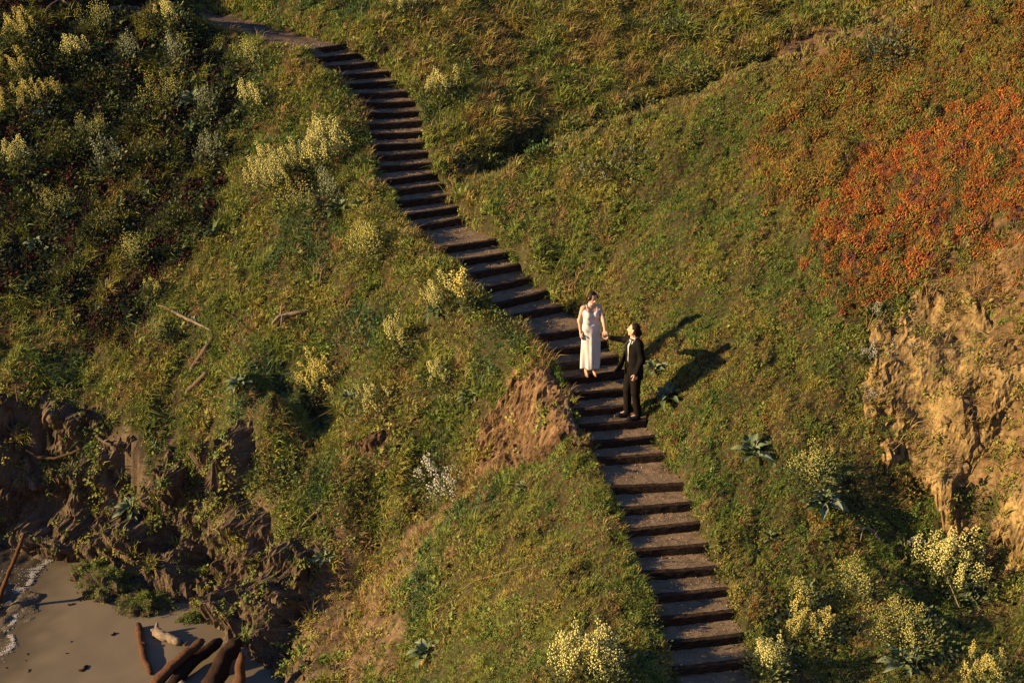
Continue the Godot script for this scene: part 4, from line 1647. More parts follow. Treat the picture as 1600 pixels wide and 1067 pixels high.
func build_plants():
	for q in 4: cabbage_leaf.append(big_leaf(60 + q))
	var leaf_tex := noise_tex(0.02, 41, Color(0.6, 0.62, 0.55), Color(1, 1, 1), 256)
	for c in [lin(0.18, 0.225, 0.12), lin(0.25, 0.29, 0.19), lin(0.125, 0.17, 0.075)]:
		var m := grained(c, leaf_tex, 7.0, 0.6)
		m.backlight_enabled = true
		m.backlight = Color(0.3, 0.35, 0.2)
		mat_cabbage.append(m)
	for c in [lin(0.42, 0.16, 0.05), lin(0.45, 0.24, 0.07)]:
		mat_dead.append(plain(c, 0.8, 0.3))
	mat_blossom = plain(Color.WHITE, 0.75, 0.25)
	mat_blossom.vertex_color_use_as_albedo = true
	mat_blossom.backlight_enabled = true
	mat_blossom.backlight = Color(0.4, 0.4, 0.3)
	var stem := Color(0.10, 0.12, 0.045)
	spikes.yellow = []; spikes.cream = []; spikes.white = []; spikes.grey = []; spikes.airy = []
	for q in 5:
		spikes.yellow.append(spike(70 + q, 1.0, Color(0.56, 0.48, 0.13), stem, 40, 0.15, 0.026))
		spikes.cream.append(spike(80 + q, 1.0, Color(0.53, 0.50, 0.175), stem, 42, 0.15, 0.027))
		spikes.white.append(spike(90 + q, 1.0, Color(0.46, 0.44, 0.37), stem, 16, 0.24, 0.042))
		spikes.grey.append(spike(95 + q, 1.0, Color(0.22, 0.24, 0.13), Color(0.13, 0.15, 0.09), 20, 0.10, 0.028))
		spikes.airy.append(spike(105 + q, 1.0, Color(0.45, 0.41, 0.11), stem, 30, 0.26, 0.022))
	# broad-leaved rosettes
	rosette("broad grey-green leaf rosette low on the dark leafy slope", 55, 385, 0.36, 12, 1)
	rosette("leaf rosette with one orange withered leaf under yellow flowers on the dark slope", 70, 178, 0.36, 11, 2)
	rosette("bluish leaf rosette with withered leaves on the dark slope above the path bend", 300, 158, 0.42, 12, 1)
	rosette("leaf rosette with pink-orange withered leaves on the dark slope's edge", 326, 192, 0.30, 10, 4)
	rosette("small leaf rosette with a skirt of orange withered leaves above the big yellow clump", 382, 245, 0.30, 10, 5)
	rosette("leaf rosette with orange leaf beside pale flowers below the top path", 402, 118, 0.28, 9, 2)
	rosette("silvery leaf rosette among the dark weeds far from the stairs", 225, 295, 0.32, 11, 3)
	rosette("small upright silvery leaf pair on the darkest part of the slope", 305, 308, 0.26, 6, 0)
	rosette("drooping leaf rosette near the grey flower spikes on the dark slope", 120, 310, 0.28, 10, 1)
	rosette("pale silvery leaf rosette beside the stairs under the big yellow clump", 532, 332, 0.46, 13, 2)
	rosette("small silvery leaf rosette tucked against the yellow bush by the stairs", 560, 322, 0.28, 9, 0)
	rosette("dark blue-green leaf rosette just below the tall yellow stalk", 680, 490, 0.40, 14, 0)
	rosette("leaf rosette with a yellow hanging leaf above the bare earth slip", 732, 626, 0.36, 11, 2, true)
	rosette("big cabbage-like leaf rosette clinging to the dark sea cliff", 205, 800, 0.50, 17, 3)
	rosette("leaf rosette on the grassy spur above the rocky gully", 505, 874, 0.32, 11, 1)
	rosette("upper of two leaf rosettes on the bare earth slip", 826, 720, 0.30, 9, 0, true)
	rosette("lower leaf rosette with withered leaves on the edge of the earth slip", 815, 764, 0.28, 8, 4, true)
	rosette("leaf rosette with rusty withered leaves on the open slope beside the stairs", 1175, 710, 0.38, 11, 4, true)
	rosette("large dense leaf rosette on the slope below the tan outcrop", 1286, 790, 0.50, 20, 2)
	rosette("leaf rosette in the shade beside the person in the suit", 1022, 580, 0.40, 11, 0)
	rosette("leaf rosette with a rusty leaf below the shaded one by the stairs", 1044, 622, 0.34, 10, 1)
	rosette("grey leaf rosette under the yellow clump at the foot of the outcrop", 1508, 928, 0.46, 14, 0)
	rosette("dark leaf rosette in the shade near the foot of the slope", 1412, 1040, 0.46, 14, 0)
	rosette("small leaf rosette with a red-brown leaf near the lower steps", 1228, 968, 0.28, 7, 2)
	rosette("leaf rosette with yellow withered leaves low on the grassy mound", 668, 1025, 0.42, 13, 3)
	rosette("leaf rosette beside the yellow flowers above the spur", 545, 625, 0.36, 10, 1)
	rosette("small leaf rosette with orange leaves in the earth gully", 628, 882, 0.26, 7, 2)
	rosette("silvery leaf rosette in the lit grass above the sea cliff", 372, 604, 0.36, 11, 1)
	rosette("small leaf rosette with an orange stalk on the slope beside the lower steps", 1202, 842, 0.22, 6, 2, true)
	rosette("pale leaf rosette at the end of the bleached branch", 300, 506, 0.24, 8, 1)
	# yellow, cream and grey flower spikes
	flower_clump("yellow flowering clump highest on the dark slope", 25, 62, 0.75, 18, 0.65, "yellow")
	flower_clump("yellow flowering clump in the middle of the dark slope's yellow row", 20, 122, 0.65, 14, 0.6, "yellow")
	flower_clump("yellow flowering clump below the others on the dark slope", 35, 172, 0.70, 16, 0.6, "yellow")
	flower_clump("yellow flowering clump right above the orange-leaved rosette on the dark slope", 78, 158, 0.45, 12, 0.55, "yellow")
	flower_clump("small yellow flowering clump near the start of the path", 262, 40, 0.5, 8, 0.7, "cream")
	flower_clump("sparse yellow-green flowering clump on the dark slope's edge", 250, 160, 0.75, 14, 0.6, "airy")
	flower_clump("two-toned pale flowering clump just below the top path", 395, 108, 0.5, 9, 0.7, "airy")
	flower_clump("big pale yellow flowering clump beside the upper stairs", 435, 285, 0.80, 38, 0.7, "cream")
	flower_clump("big pale yellow flowering clump standing nearest the upper stairs", 512, 252, 0.75, 38, 0.8, "cream")
	flower_clump("rounded yellow-green flowering clump beside the landing", 580, 402, 0.55, 20, 0.75, "airy")
	flower_clump("low yellow flowering clump above the dark blue-green rosette", 700, 480, 0.42, 12, 0.6, "cream")
	flower_clump("tall yellow flower stalks leaning out in front of the steps", 738, 488, 0.18, 7, 1.05, "yellow")
	flower_clump("loose yellow flowering clump on the bright slope above the spur", 505, 602, 0.65, 22, 0.65, "yellow")
	flower_clump("small cream flowering clump above the earth slip", 688, 602, 0.4, 9, 0.5, "cream")
	flower_clump("slender yellow flower spikes below the dark slope", 213, 408, 0.35, 8, 0.7, "airy")
	flower_clump("tiny yellow flower spikes next to the bleached branch", 240, 462, 0.25, 6, 0.5, "yellow")
	flower_clump("thin yellow flower spikes under the bleached branch", 250, 525, 0.25, 6, 0.45, "airy")
	flower_clump("pale flower spikes across the stairs on the back slope", 690, 155, 0.45, 9, 0.7, "cream")
	flower_clump("pale flower spikes at the very top of the back slope", 632, 22, 0.4, 7, 0.5, "cream")
	flower_clump("yellow flowering clump at the foot of the grassy mound", 922, 1062, 0.62, 30, 0.75, "cream")
	flower_clump("yellow flowering clump beside the lower steps", 1258, 990, 0.50, 24, 0.5, "yellow")
	flower_clump("loose yellow flowering clump above the one beside the lower steps", 1255, 945, 0.3, 7, 0.5, "airy")
	flower_clump("wide yellow flowering clump in the hollow of the lower slope", 1405, 1000, 0.65, 26, 0.55, "airy")
	flower_clump("big pale yellow flowering clump under the tan outcrop", 1480, 912, 0.72, 30, 0.75, "cream")
	flower_clump("low yellow flowering clump farthest down the slope under the outcrop", 1528, 1062, 0.50, 14, 0.5, "yellow")
	flower_clump("sparse yellow flowering clump above the large dense rosette", 1270, 748, 0.5, 11, 0.6, "airy")
	for a in [[150, 45, 0.5, "airy", "loose pale clump between the yellow row and the path start"], [118, 95, 0.45, "cream", "cream clump on the dark slope beside the yellow row"], [200, 95, 0.4, "grey", "small grey clump in the upper dark weeds"], [330, 250, 0.4, "grey", "grey-green clump at the dark slope's lower right edge"], [140, 215, 0.45, "airy", "thin pale clump above the tall grey spikes"], [30, 260, 0.45, "cream", "cream clump below the yellow row on the dark slope"], [90, 330, 0.4, "airy", "pale clump over the drooping rosette on the dark slope"], [400, 170, 0.45, "cream", "cream clump on the bright grass under the top path"], [470, 340, 0.5, "airy", "airy pale clump under the big yellow clumps"], [620, 545, 0.45, "cream", "cream clump in the grass above the earth slip"], [585, 640, 0.5, "cream", "soft cream clump on the spur's upper grass"], [1330, 930, 0.4, "airy", "thin yellow clump between the rosettes on the lower slope"], [1200, 1050, 0.35, "cream", "small cream clump beside the lowest steps"]]:
		flower_clump(a[4] + " of flowers", a[0], a[1], a[2], 10, rng.randf_range(0.5, 0.8), a[3])
	flower_clump("grey unopened flower spikes near the start of the path", 277, 100, 0.35, 7, 0.85, "grey", "grey flower spikes on the dark slope")
	flower_clump("grey flower spikes in the middle of the dark slope", 175, 268, 0.40, 9, 0.95, "grey", "grey flower spikes on the dark slope")
	flower_clump("grey flower spikes just above the pink-leaved rosette", 326, 176, 0.3, 6, 0.7, "grey", "grey flower spikes on the dark slope")
	flower_clump("tall grey flower spikes between the big yellow clumps and the stairs", 515, 318, 0.4, 8, 0.8, "grey", "grey flower spikes on the dark slope")
	# white flowers
	var wg := "white flowering tufts"
	flower_clump("dense white flowering tuft at the outcrop's upper edge", 1360, 560, 0.22, 16, 0.26, "white", wg)
	flower_clump("white flowering tuft in the middle of the outcrop's upper edge", 1400, 545, 0.18, 9, 0.24, "white", wg)
	flower_clump("white flowering tuft deepest into the tan outcrop", 1434, 548, 0.20, 12, 0.24, "white", wg)
	flower_clump("greenish white flowering tuft on the bare outcrop", 1404, 582, 0.18, 7, 0.22, "white", wg)
	flower_clump("white flowering tuft hanging below the others at the outcrop's edge", 1366, 622, 0.24, 13, 0.26, "white", wg)
	flower_clump("small white flowering tuft high beside the orange ice plant", 1370, 492, 0.22, 8, 0.22, "white", wg)
	flower_clump("white flowering tuft at the foot of the outcrop", 1430, 862, 0.2, 10, 0.24, "white", wg)
	flower_clump("scatter of white flowers on the ridge's sunny face", 948, 262, 0.6, 9, 0.22, "white", wg)
	flower_clump("scatter of small white flowers just below the ridge line", 985, 240, 0.45, 7, 0.2, "white", wg)
	flower_clump("white flowers in the dark gully under the earth slip", 700, 778, 0.55, 16, 0.5, "white", wg)
	flower_clump("sparse white flowers at the upper end of the dark gully", 672, 748, 0.35, 8, 0.5, "white", wg)
	# bushes
	for a in [[770, 262, "nearest the stairs"], [830, 232, "just past the fern-like bush"], [890, 206, "with straw stems at its foot"], [960, 176, "under the grey bush"], [1080, 128, "below the olive bush"], [1160, 98, "short of the cut bank"], [1340, 40, "past the cut bank"]]:
		bush("low green bush in the hollow behind the ridge, " + a[2], a[0], a[1], rng.randf_range(0.4, 0.6), rng.randf_range(0.25, 0.4), Color(0.065, 0.100, 0.032), Color(0.125, 0.145, 0.045), 0.07)
	bush("round grey-green bush on the crest of the ridge", 1386, 82, 0.62, 0.42, Color(0.07, 0.10, 0.065), Color(0.11, 0.14, 0.09))
	bush("small grey bush where the trail meets the stairs", 745, 288, 0.36, 0.22, Color(0.09, 0.115, 0.075), Color(0.13, 0.15, 0.10), 0.05)
	bush("round green bush on the back slope across the stairs", 716, 108, 0.5, 0.36, Color(0.065, 0.100, 0.032), Color(0.125, 0.145, 0.045))
	bush("bright green fern-like bush in the hollow behind the ridge", 845, 240, 0.4, 0.28, Color(0.05, 0.09, 0.025), Color(0.09, 0.13, 0.04), 0.11)
	bush("grey bush halfway up the back slope", 1010, 170, 0.55, 0.3, Color(0.06, 0.08, 0.045), Color(0.10, 0.12, 0.07))
	bush("olive bush at the top of the back slope", 1050, 45, 0.8, 0.4, Color(0.06, 0.075, 0.04), Color(0.10, 0.11, 0.06))
	bush("olive bush hanging over the cut bank", 1240, 55, 0.6, 0.25, Color(0.06, 0.055, 0.025), Color(0.10, 0.09, 0.035), 0.09)
	bush("dense green bush beside the outcrop's foot", 1340, 806, 0.45, 0.22, Color(0.045, 0.075, 0.025), Color(0.08, 0.11, 0.035), 0.05)
	bush("green bush growing on the bare outcrop", 1520, 782, 0.42, 0.30, Color(0.05, 0.075, 0.025), Color(0.09, 0.11, 0.035), 0.06)
	bush("green bush at the outcrop's top edge", 1402, 480, 0.35, 0.26, Color(0.04, 0.07, 0.028), Color(0.08, 0.10, 0.035), 0.05)
	bush("green and straw tuft at the side of the outcrop", 1418, 762, 0.26, 0.26, Color(0.06, 0.085, 0.03), Color(0.26, 0.15, 0.05), 0.09)
	bush("green bush in the mouth of the ravine", 420, 745, 0.6, 0.4, Color(0.065, 0.100, 0.032), Color(0.125, 0.145, 0.045))
	bush("lush green bush on the spur beside the ravine", 505, 745, 0.6, 0.35, Color(0.05, 0.085, 0.025), Color(0.085, 0.12, 0.035), 0.06)
	bush("green bush below the spur's crest", 395, 815, 0.5, 0.35, Color(0.065, 0.100, 0.032), Color(0.125, 0.145, 0.045))
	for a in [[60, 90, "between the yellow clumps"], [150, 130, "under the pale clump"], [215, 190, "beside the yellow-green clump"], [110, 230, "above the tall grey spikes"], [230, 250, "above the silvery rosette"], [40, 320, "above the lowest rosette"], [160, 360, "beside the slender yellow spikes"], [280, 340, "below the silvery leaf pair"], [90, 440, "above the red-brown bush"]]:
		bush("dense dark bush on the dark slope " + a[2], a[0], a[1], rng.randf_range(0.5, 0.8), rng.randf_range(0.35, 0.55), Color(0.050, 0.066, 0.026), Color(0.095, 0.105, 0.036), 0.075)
	bush("dark red-brown bush low on the dark slope", 170, 500, 0.7, 0.3, Color(0.06, 0.016, 0.010), Color(0.035, 0.03, 0.014), 0.06)
	var nth := ordinals()
	var used := {}
	var edge := [[508, 135], [528, 160], [548, 192], [560, 225], [562, 262], [572, 300], [590, 338], [615, 368], [640, 400], [665, 432], [700, 425], [740, 468], [772, 500], [800, 520], [868, 610], [880, 650], [900, 690], [950, 790], [965, 830], [985, 880], [1010, 925], [1020, 965], [1035, 1010], [1050, 1050], [1095, 830], [1112, 870], [1130, 905], [1150, 950], [1165, 1000], [1180, 1045], [1030, 690], [1048, 735], [690, 262], [680, 215], [672, 175], [650, 140]]
	for i in edge.size():
		var e: Array = edge[i]
		var p := on_land(e[0], e[1])
		var s := near_line(line, p.x, p.z)
		var k := clampi(int(round(s[2])), 0, 41)
		var side := "cove" if i < 24 else "hill"
		while used.has([k, side]): k += 1
		used[[k, side]] = true
		var big := i < 14
		bush(("leafy weeds" if big else "small leafy weeds") + " on the stairs' %s side, %s timber from the top" % [side, nth[k]], e[0], e[1], rng.randf_range(0.26, 0.42) if big else rng.randf_range(0.16, 0.28), rng.randf_range(0.24, 0.38) if big else rng.randf_range(0.12, 0.24), Color(0.055, 0.085, 0.028), Color(0.12, 0.14, 0.04), 0.06 if big else 0.05, "weeds along the stairs' edge")

func ordinals() -> Array:
	var ones := ["first", "second", "third", "fourth", "fifth", "sixth", "seventh", "eighth", "ninth", "tenth", "eleventh", "twelfth", "thirteenth", "fourteenth", "fifteenth", "sixteenth", "seventeenth", "eighteenth", "nineteenth"]
	var out := ones.duplicate()
	for t in [["twentieth", "twenty"], ["thirtieth", "thirty"], ["fortieth", "forty"]]:
		out.append(t[0])
		for q in 9: out.append(t[1] + "-" + ones[q])
	return out
# ---------------------------------------------------------------- driftwood and branches
func limb(label: String, category: String, called: String, pts: Array, r0: float, r1: float, m: Material, sides := 8, twigs := []):
	# pts: world points of the centre line
	var o := thing(called, label, category, Transform3D(Basis(), pts[0]))
	var lp := []
	var rad := []
	# resample with slight wander
	var segs := 5
	for i in pts.size() - 1:
		for s in segs:
			var t := float(s) / segs
			lp.append((pts[i] as Vector3).lerp(pts[i + 1], t) - pts[0])
	lp.append(pts[pts.size() - 1] - pts[0])
	for i in lp.size():
		var t := float(i) / (lp.size() - 1)
		if i > 0 and i < lp.size() - 1:
			lp[i] += Vector3(rng.randf_range(-1, 1), rng.randf_range(-0.5, 0.5), rng.randf_range(-1, 1)) * r0 * 0.16
		rad.append(lerpf(r0, r1, t) * rng.randf_range(0.93, 1.07))
	rad[0] *= 0.72
	rad[rad.size() - 1] *= 0.55
	put("trunk" if r0 > 0.06 else "stem", tube(lp, rad, sides, 0.16, int(pts[0].x * 100) + 7), m, o)
	for tw in twigs:
		var at: Vector3 = lp[int(tw[0] * (lp.size() - 1))]
		var to: Vector3 = tw[1]
		put("twig", tube([at, at + to * 0.5 + Vector3(0, 0.02, 0), at + to], [r1 * 0.8, r1 * 0.6, r1 * 0.3], 6, 0.1), m, o)

func lay(list: Array, lift: float) -> Array:
	var out := []
	for p in list:
		var w := on_land(p[0], p[1])
		var up: float = lift if p.size() < 3 else p[2]
		out.append(w + Vector3(0, up, 0))
	return out

func build_driftwood():
	# on the sand
	limb("slim orange-brown driftwood log lying upright along the sand", "driftwood", "driftwood_log", lay([[216, 980], [219, 1000], [224, 1030], [236, 1056]], 0.06), 0.085, 0.07, mat_wood.red, 9, [[0.5, Vector3(0.12, 0.05, 0.06)]])
	limb("short bone-pale driftwood piece with a knobbed end on the sand", "driftwood", "driftwood_log", lay([[244, 992], [250, 997], [264, 1002], [281, 1010]], 0.08), 0.10, 0.07, mat_wood.pale, 9, [[0.0, Vector3(0.02, 0.16, -0.08)], [0.0, Vector3(-0.10, 0.05, 0.04)]])
	limb("long red-brown log slanting up out of the log pile", "driftwood", "driftwood_log", [at_height(238, 1072, SAND + 0.2), at_height(290, 1022, SAND + 0.5), at_height(318, 1000, SAND + 0.6)], 0.12, 0.07, mat_wood.red, 12)
	limb("dark weathered log lying across the log pile", "driftwood", "driftwood_log", [at_height(262, 1075, SAND + 0.2), at_height(305, 1030, SAND + 0.3), at_height(345, 1000, SAND + 0.35)], 0.13, 0.10, mat_wood.dark, 12)
	limb("thick dark stump-like log against the cliff foot", "driftwood", "driftwood_log", [at_height(325, 1085, SAND + 0.25), at_height(345, 1040, SAND + 0.45), at_height(372, 1000, SAND + 0.6)], 0.20, 0.14, mat_wood.dark, 13)
	limb("rust-red log leaning upright on the log pile", "driftwood", "driftwood_log", [at_height(372, 1085, SAND + 0.2), at_height(374, 1050, SAND + 0.6), at_height(377, 1020, SAND + 1.0)], 0.14, 0.07, mat_wood.red, 12)
	limb("small pale cut log end showing at the bottom of the pile", "driftwood", "driftwood_log", [at_height(284, 1078, SAND + 0.25), at_height(287, 1064, SAND + 0.4)], 0.10, 0.09, mat_wood.pale, 10)
	limb("thin forked driftwood twig on the sand beside the pile", "driftwood", "driftwood_stick", lay([[282, 1003], [287, 1012], [297, 1022]], 0.05), 0.022, 0.012, mat_wood.brown, 6, [[0.5, Vector3(0.1, 0.12, 0)]])
	# long pole standing in the swash, leaning
	var foot := at_height(-6, 952, SAND - 0.12)
	var top := at_depth(37, 833, -foot.z - 0.15)
	limb("long bare pole leaning upright in the foam at the water's edge", "driftwood", "driftwood_pole", [foot, foot.lerp(top, 0.35) + Vector3(-0.03, 0, 0), foot.lerp(top, 0.75), top], 0.055, 0.035, mat_wood.red, 8)
	# on the slopes
	limb("bleached broken branch lying in the grass under the dark slope", "branch", "fallen_branch", lay([[258, 487], [280, 498], [300, 508], [332, 524]], 0.10), 0.055, 0.03, mat_wood.pale, 7, [[0.1, Vector3(-0.25, 0.05, -0.1)]])
	limb("weathered plank-like pole pointing downhill from the bleached branch", "branch", "fallen_branch", lay([[335, 528], [318, 556], [296, 588]], 0.10), 0.055, 0.06, mat_wood.grey, 7)
	limb("short weathered pole lying below the longer one in the grass", "branch", "fallen_branch", lay([[324, 586], [308, 602], [290, 618]], 0.08), 0.05, 0.05, mat_wood.grey, 7)
	limb("pale forked branch lying level in the bright grass", "branch", "fallen_branch", lay([[482, 494], [460, 498], [438, 501], [425, 515]], 0.12), 0.05, 0.03, mat_wood.pale, 7, [[0.7, Vector3(0.05, 0.3, 0.0)], [0.6, Vector3(0.0, -0.1, 0.35)]])
	limb("thin dark curved twig lying across the bright grass", "branch", "fallen_branch", lay([[335, 485], [360, 500], [385, 522], [395, 530]], 0.12), 0.014, 0.01, mat_wood.brown, 6)
	limb("twisted grey dead stem below the rounded yellow-green clump", "branch", "fallen_branch", lay([[500, 455], [503, 435], [496, 418]], 0.18), 0.02, 0.012, mat_wood.grey, 6, [[0.5, Vector3(0.2, 0.25, 0)], [0.6, Vector3(-0.2, 0.2, 0)], [0.9, Vector3(0.12, 0.2, 0)]])
	limb("pale curved stick high on the dark slope", "branch", "fallen_branch", lay([[72, 36], [80, 26], [95, 17], [112, 9]], 0.3), 0.018, 0.012, mat_wood.pale, 6, [[0.7, Vector3(0.25, -0.1, 0.2)]])
	limb("long sagging root hanging across the sea cliff's hollow", "root", "hanging_root", lay([[38, 710], [60, 722], [85, 724], [110, 716], [128, 709]], 0.12), 0.035, 0.03, mat_wood.brown, 7)
	limb("dead branch lodged in the cliff's upper edge", "root", "hanging_root", lay([[150, 690], [162, 700], [176, 706]], 0.15), 0.04, 0.03, mat_wood.grey, 7, [[0.5, Vector3(0.15, 0.1, 0.1)], [0.5, Vector3(0.05, -0.3, 0.1)]])
	limb("bare root looping down the dark cliff face", "root", "hanging_root", lay([[140, 745], [152, 735], [168, 730], [178, 715]], 0.12), 0.03, 0.025, mat_wood.grey, 7)
	limb("upright dead stick standing at the cliff's lip", "branch", "dead_stick", [on_land(27, 632), on_land(27, 632) + Vector3(0.02, 0.5, 0.05)], 0.02, 0.012, mat_wood.grey, 6)
	limb("weathered root log edging the stairs above the earth slip", "root", "root_log", lay([[843, 592], [850, 604], [868, 612], [884, 625], [888, 650], [898, 680], [906, 702]], 0.07), 0.06, 0.05, mat_wood.grey, 8)
	limb("bleached forked branch in the weeds below the large rosette", "branch", "fallen_branch", lay([[1338, 834], [1352, 833], [1364, 836], [1376, 855]], 0.10), 0.028, 0.02, mat_wood.pale, 7, [[0.3, Vector3(-0.1, -0.1, 0.25)], [0.0, Vector3(-0.25, 0.0, -0.05)]])
	limb("long dry stalk leaning across the lower slope", "branch", "dead_stick", lay([[1470, 905], [1485, 940], [1498, 972]], 0.25), 0.012, 0.008, mat_wood.pale, 5)
	limb("white bare stick on the crest of the spur", "branch", "dead_stick", lay([[512, 786], [498, 802], [484, 815], [472, 828]], 0.10), 0.024, 0.014, mat_wood.pale, 6)
	limb("thin white stalk lying on the grassy mound", "branch", "dead_stick", lay([[722, 932], [742, 918], [838, 893]], 0.14), 0.007, 0.005, mat_wood.pale, 5)
	limb("curved dry grass stem on the tan outcrop", "branch", "dead_stick", lay([[1515, 528], [1530, 524], [1540, 528]], 0.08), 0.012, 0.008, mat_wood.pale, 5)
	limb("thin bent stick under the big yellow clump", "branch", "dead_stick", lay([[418, 292], [428, 308], [448, 325]], 0.10), 0.014, 0.01, mat_wood.brown, 5)
	limb("reddish dry stem standing beside the tall yellow stalks", "branch", "dead_stick", lay([[556, 270], [548, 282], [540, 298]], 0.4), 0.012, 0.01, mat_wood.brown, 5)

func build_small_things():
	# scraps of kelp on the sand
	var spots := [[72, 886, 0.5], [48, 952, 0.5], [68, 945, 0.6], [72, 952, 0.5], [112, 944, 1.3], [125, 938, 0.8], [130, 932, 0.7], [120, 926, 0.7], [236, 964, 0.9], [296, 978, 0.8], [178, 994, 1.0], [110, 1004, 0.4], [132, 1046, 1.8], [45, 1047, 0.9], [42, 1021, 0.6], [105, 1022, 0.5], [10, 1010, 0.5], [8, 1040, 0.6], [40, 1031, 0.4], [118, 884, 0.6]]
	var names := []
	for i in spots.size(): names.append("small dark scrap of kelp on the sand")
	names[12] = "dark lump of kelp casting a shadow on the open sand"
	names[4] = "larger dark kelp scrap lying along the pole's shadow"
	names[8] = "dark kelp scrap between the weedy boulder and the driftwood"
	names[9] = "dark kelp scrap beside the small weed covered stone"
	names[19] = "dark kelp scrap against the seaweed covered boulder"
	names[0] = "dark kelp scrap close under the cliff by the foam"
	for i in spots.size():
		var s: Array = spots[i]
		var p := at_height(s[0], s[1], sand_at(-9, -27))
		p.y = sand_at(p.x, p.z)
		var big: bool = s[2] > 1.5
		var o := thing("kelp_scrap", names[i], "kelp", Transform3D(Basis(Vector3.UP, rng.randf() * TAU), p), "kelp scraps on the sand")
		put("blade", shard(500 + i, 0.055 * s[2], 0.022 * s[2], 0.03 * s[2]), mat_wood.dark, o)
		put("blade", shard(540 + i, 0.03 * s[2], 0.015 * s[2], 0.04 * s[2]), mat_wood.dark, o, Transform3D(Basis(), Vector3(0.05 * s[2], 0, 0.02)))
# ---------------------------------------------------------------- people
# A figure is a field of tapered capsules joined by a smooth minimum, meshed with surface nets.
func bone_dist(p: Vector3, b: Array) -> float:
	var a: Vector3 = b[0]
	var ab: Vector3 = (b[1] as Vector3) - a
	var l := ab.length_squared()
	var t := 0.0 if l < 1e-9 else clampf((p - a).dot(ab) / l, 0.0, 1.0)
	return (p - a - ab * t).length() - lerpf(b[2], b[3], t)

func field(p: Vector3, bones: Array, k: float) -> float:
	var d := 1e9
	for b in bones:
		var e := bone_dist(p, b)
		if d > 1e8: d = e
		else:
			var h := maxf(k - absf(d - e), 0.0) / k
			d = minf(d, e) - h * h * k * 0.25
	return d

# appends to acc = [vertices, colours, indices]
func nets(acc: Array, bones: Array, k: float, cell: float, paint: String, place := Transform3D(), clip := ""):
	var lo := Vector3(1e9, 1e9, 1e9)
	var hi := -lo
	for b in bones:
		var r: float = maxf(b[2], b[3]) + cell * 2.0
		for e in [b[0], b[1]]:
			lo = lo.min(e - Vector3(r, r, r)); hi = hi.max(e + Vector3(r, r, r))
	var nx := int(ceil((hi.x - lo.x) / cell)) + 2
	var ny := int(ceil((hi.y - lo.y) / cell)) + 2
	var nz := int(ceil((hi.z - lo.z) / cell)) + 2
	var f := PackedFloat32Array()
	f.resize(nx * ny * nz)
	f.fill(1.0)
	var B := 5
	var reach := cell * B * 0.9
	for bz in range(0, nz, B):
		for by in range(0, ny, B):
			for bx in range(0, nx, B):
				var c := lo + Vector3(bx + B * 0.5, by + B * 0.5, bz + B * 0.5) * cell
				var close := []
				var least := 1e9
				var ds := []
				for b in bones:
					var e := bone_dist(c, b)
					ds.append(e)
					least = minf(least, e)
				if least > reach + k * 0.3: continue
				var mid := field(c, bones, k)
				if clip != "": mid = trimmed(clip, c, mid)
				if absf(mid) > reach * 1.5 + 0.02:
					if mid < 0.0:
						for z in range(bz, mini(bz + B, nz)):
							for y in range(by, mini(by + B, ny)):
								for x in range(bx, mini(bx + B, nx)):
									f[(z * ny + y) * nx + x] = -1.0
					continue
				for q in bones.size():
					if ds[q] < maxf(least, 0.0) + 2.0 * reach + k or ds[q] < reach + k: close.append(bones[q])
				for z in range(bz, mini(bz + B, nz)):
					for y in range(by, mini(by + B, ny)):
						for x in range(bx, mini(bx + B, nx)):
							var p := lo + Vector3(x, y, z) * cell
							var d := field(p, close, k)
							if clip != "": d = trimmed(clip, p, d)
							f[(z * ny + y) * nx + x] = d
	var v: PackedVector3Array = acc[0]
	var col: PackedColorArray = acc[1]
	var idx: PackedInt32Array = acc[2]
	var at := PackedInt32Array()
	at.resize(nx * ny * nz)
	at.fill(-1)
	var sy := nx
	var sz := nx * ny
	var corner := [0, 1, sy, sy + 1, sz, sz + 1, sz + sy, sz + sy + 1]
	var edges := [[0, 1], [2, 3], [4, 5], [6, 7], [0, 2], [1, 3], [4, 6], [5, 7], [0, 4], [1, 5], [2, 6], [3, 7]]
	for z in nz - 1:
		for y in ny - 1:
			for x in nx - 1:
				var o := (z * ny + y) * nx + x
				var neg := 0
				if f[o] < 0: neg += 1
				if f[o + 1] < 0: neg += 1
				if f[o + sy] < 0: neg += 1
				if f[o + sy + 1] < 0: neg += 1
				if f[o + sz] < 0: neg += 1
				if f[o + sz + 1] < 0: neg += 1
				if f[o + sz + sy] < 0: neg += 1
				if f[o + sz + sy + 1] < 0: neg += 1
				if neg == 0 or neg == 8: continue
				var sum := Vector3.ZERO
				var n := 0
				for e in edges:
					var d0: float = f[o + corner[e[0]]]
					var d1: float = f[o + corner[e[1]]]
					if (d0 < 0) == (d1 < 0): continue
					var t := d0 / (d0 - d1)
					var c0 := Vector3(e[0] & 1, (e[0] >> 1) & 1, e[0] >> 2)
					var c1 := Vector3(e[1] & 1, (e[1] >> 1) & 1, e[1] >> 2)
					sum += c0.lerp(c1, t)
					n += 1
				var p := lo + (Vector3(x, y, z) + sum / n) * cell
				at[o] = v.size()
				v.append(place * p)
				col.append(painted(paint, p))
	for z in range(1, nz - 1):
		for y in range(1, ny - 1):
			for x in range(1, nx - 1):
				var o := (z * ny + y) * nx + x
				var inside := f[o] < 0
				for ax in 3:
					var s: int = [1, sy, sz][ax]
					if inside == (f[o + s] < 0): continue
					var u: int = [sy, sz, 1][ax]
					var w: int = [sz, 1, sy][ax]
					var a := at[o]
					var b := at[o - u]
					var c := at[o - u - w]
					var d := at[o - w]
					if a < 0 or b < 0 or c < 0 or d < 0: continue
					if inside: idx.append_array([a, c, b, a, d, c])
					else: idx.append_array([a, b, c, a, c, d])
	acc[0] = v; acc[1] = col; acc[2] = idx

